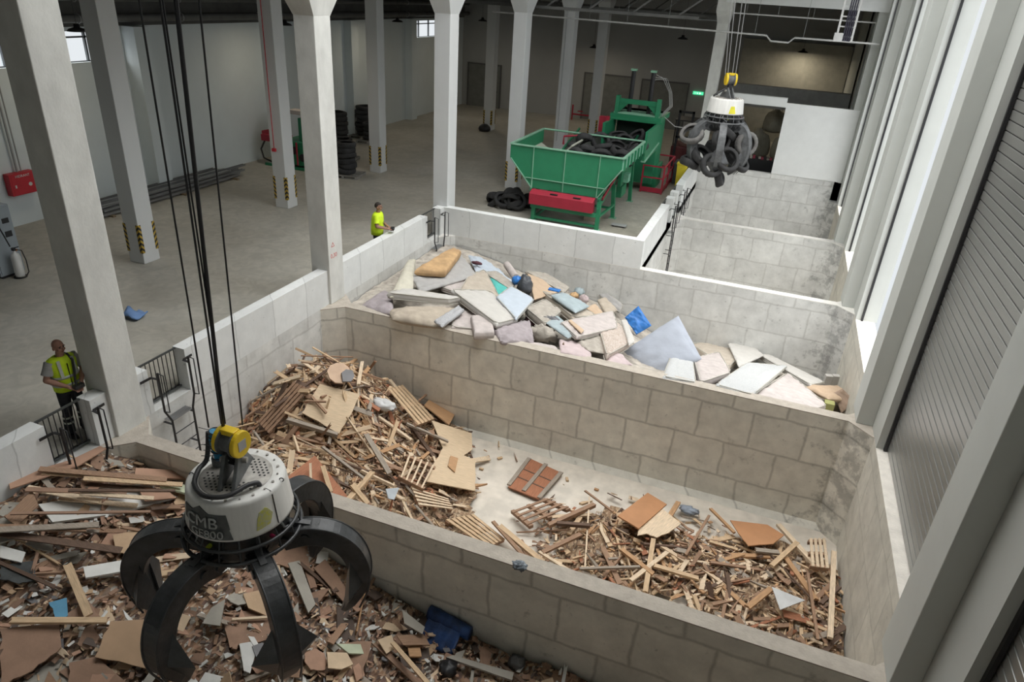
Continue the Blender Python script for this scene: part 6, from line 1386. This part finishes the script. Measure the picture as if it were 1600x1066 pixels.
def torso(t, L, m, name, zs=0, grow=0, z0=.92, sleeves=None, slm=None):
    rg = [(0, 0, z0, .185 + grow, .14 + grow), (0, L * .2, 1.02, .19 + grow, .15 + grow), (0, L * .45, 1.15, .185 + grow, .145 + grow), (0, L * .75, 1.3, .20 + grow, .14 + grow), (0, L * .95, 1.40, .215 + grow, .125 + grow), (0, L, 1.455, .19 + grow, .10 + grow), (0, L, 1.485, .12 + grow, .08 + grow), (0, L, 1.50, .075, .07)]
    o = loft(rg, 24).build(name, m, t)
    if sleeves:
        for s, el in zip((-1, 1), sleeves):
            a = Vector((s * .17, L, 1.435)); e = Vector(el); MB().tube([a, a.lerp(e, .35), a.lerp(e, .72)], [.084, .082, .088], 14).build('sleeve', slm or m, o)
    return o
# worker 1
p1 = (-.60, 6.66, 0); yw = math.radians(-128)
A1 = (((-.30, .02, 1.17), (-.10, .25, 1.03)), ((.30, .02, 1.17), (.10, .25, 1.03)))
t, L, H, hf, hr = person(p1, yw + PI / 6, 'bald person in yellow hi-vis vest and dark trousers, holding a black remote', M_skin, A1, 8)
torso(t, L, M_tee, 'tshirt', sleeves=[a[0] for a in A1])
v = torso(t, L, M_vest, 'hi_vis_vest', grow=.016, z0=.90)
for z in (1.0, 1.14): loft([(0, 0, z, .212, .172), (0, 0, z + .045, .211, .171)], 24).build('reflective_band', M_refl, v)
for s in (-1, 1): MB().beam((s * .11, .165, 1.18), (s * .11, .125, 1.47), .05, .012, up=(0, 1, 0)).build('reflective_band', M_refl, v)
MB().box(-.004, .004, .155, .175, .95, 1.4).build('vest_zip', M_black, v)
MB().tube([(-.09, .06, 1.50), (-.10, .15, 1.42), (-.07, .185, 1.25), (-.03, .22, 1.08), (.0, .30, 1.03)], .020, 8).tube([(-.09, .06, 1.50), (-.11, -.08, 1.47)], .020, 8).build('shoulder_strap', M_black, t)
t.scale = (.985,) * 3
o = empty('remote_control', t.location + Matrix.Rotation(yw + PI / 6, 3, 'Z') @ Vector((0, .33, 1.02)), 'small black remote control held by the bald person', 'remote', rz=yw + PI / 6)
MB().box(-.08, .08, -.04, .05, -.03, .03).build('remote_body', M_black, o, bevel=.008); MB().tube([(-.04, 0, .03), (-.04, 0, .06)], .01, 8).tube([(.04, 0, .03), (.04, 0, .06)], .01, 8).build('joystick', M_rail, o)
# worker 2
A2 = (((-.27, .06, 1.15), (-.10, .33, 1.04)), ((.27, .06, 1.15), (.12, .36, 1.06)))
Y2_ = hit(0, -.50, 594, 320)
t, L, H, hf, hr = person((-.50, 16.15, 0), math.radians(-72), 'dark-haired person in a yellow T-shirt behind the white wall, hands on a remote', M_skin2, A2, -8, lean=.03)
t.scale = (.95,) * 3
torso(t, L, M_vest, 'yellow_tshirt', sleeves=[a[0] for a in A2], grow=.03, z0=.86)
vs = []
hb = MB(); n = 18
for i in range(9):
    th_ = PI * .52 * i / 8
    for j in range(n):
        a = 2 * PI * j / n; fr = math.sin(a); lim = th_ * (.72 if fr > .2 else 1.15)
        vs.append(H + Vector((0, 0, 1.684)) + hr * .087 * math.sin(lim) * math.cos(a) + (hf * .106 * math.sin(lim) * math.sin(a)) - hf * .012 + Vector((0, 0, .108 * math.cos(lim))))
hb.add(vs, [(i * n + j, i * n + (j + 1) % n, (i + 1) * n + (j + 1) % n, (i + 1) * n + j) for i in range(8) for j in range(n)], True); hb.build('hair', M_hair, t)
MB().tube([(.06, .02, 1.50), (.09, .13, 1.42), (.05, .19, 1.2), (.03, .26, 1.08)], .008, 6).tube([(-.06, .02, 1.50), (-.08, .13, 1.42), (-.04, .19, 1.2), (0, .26, 1.08)], .008, 6).build('neck_strap', M_black, t)
o = empty('remote_control', t.location + Matrix.Rotation(math.radians(-72), 3, 'Z') @ Vector((0.01, .43, .99)), 'small dark remote control held by the person in the yellow T-shirt', 'remote', rz=math.radians(-72))
MB().box(-.09, .09, -.05, .05, -.04, .03).build('remote_body', M_black, o, bevel=.008)
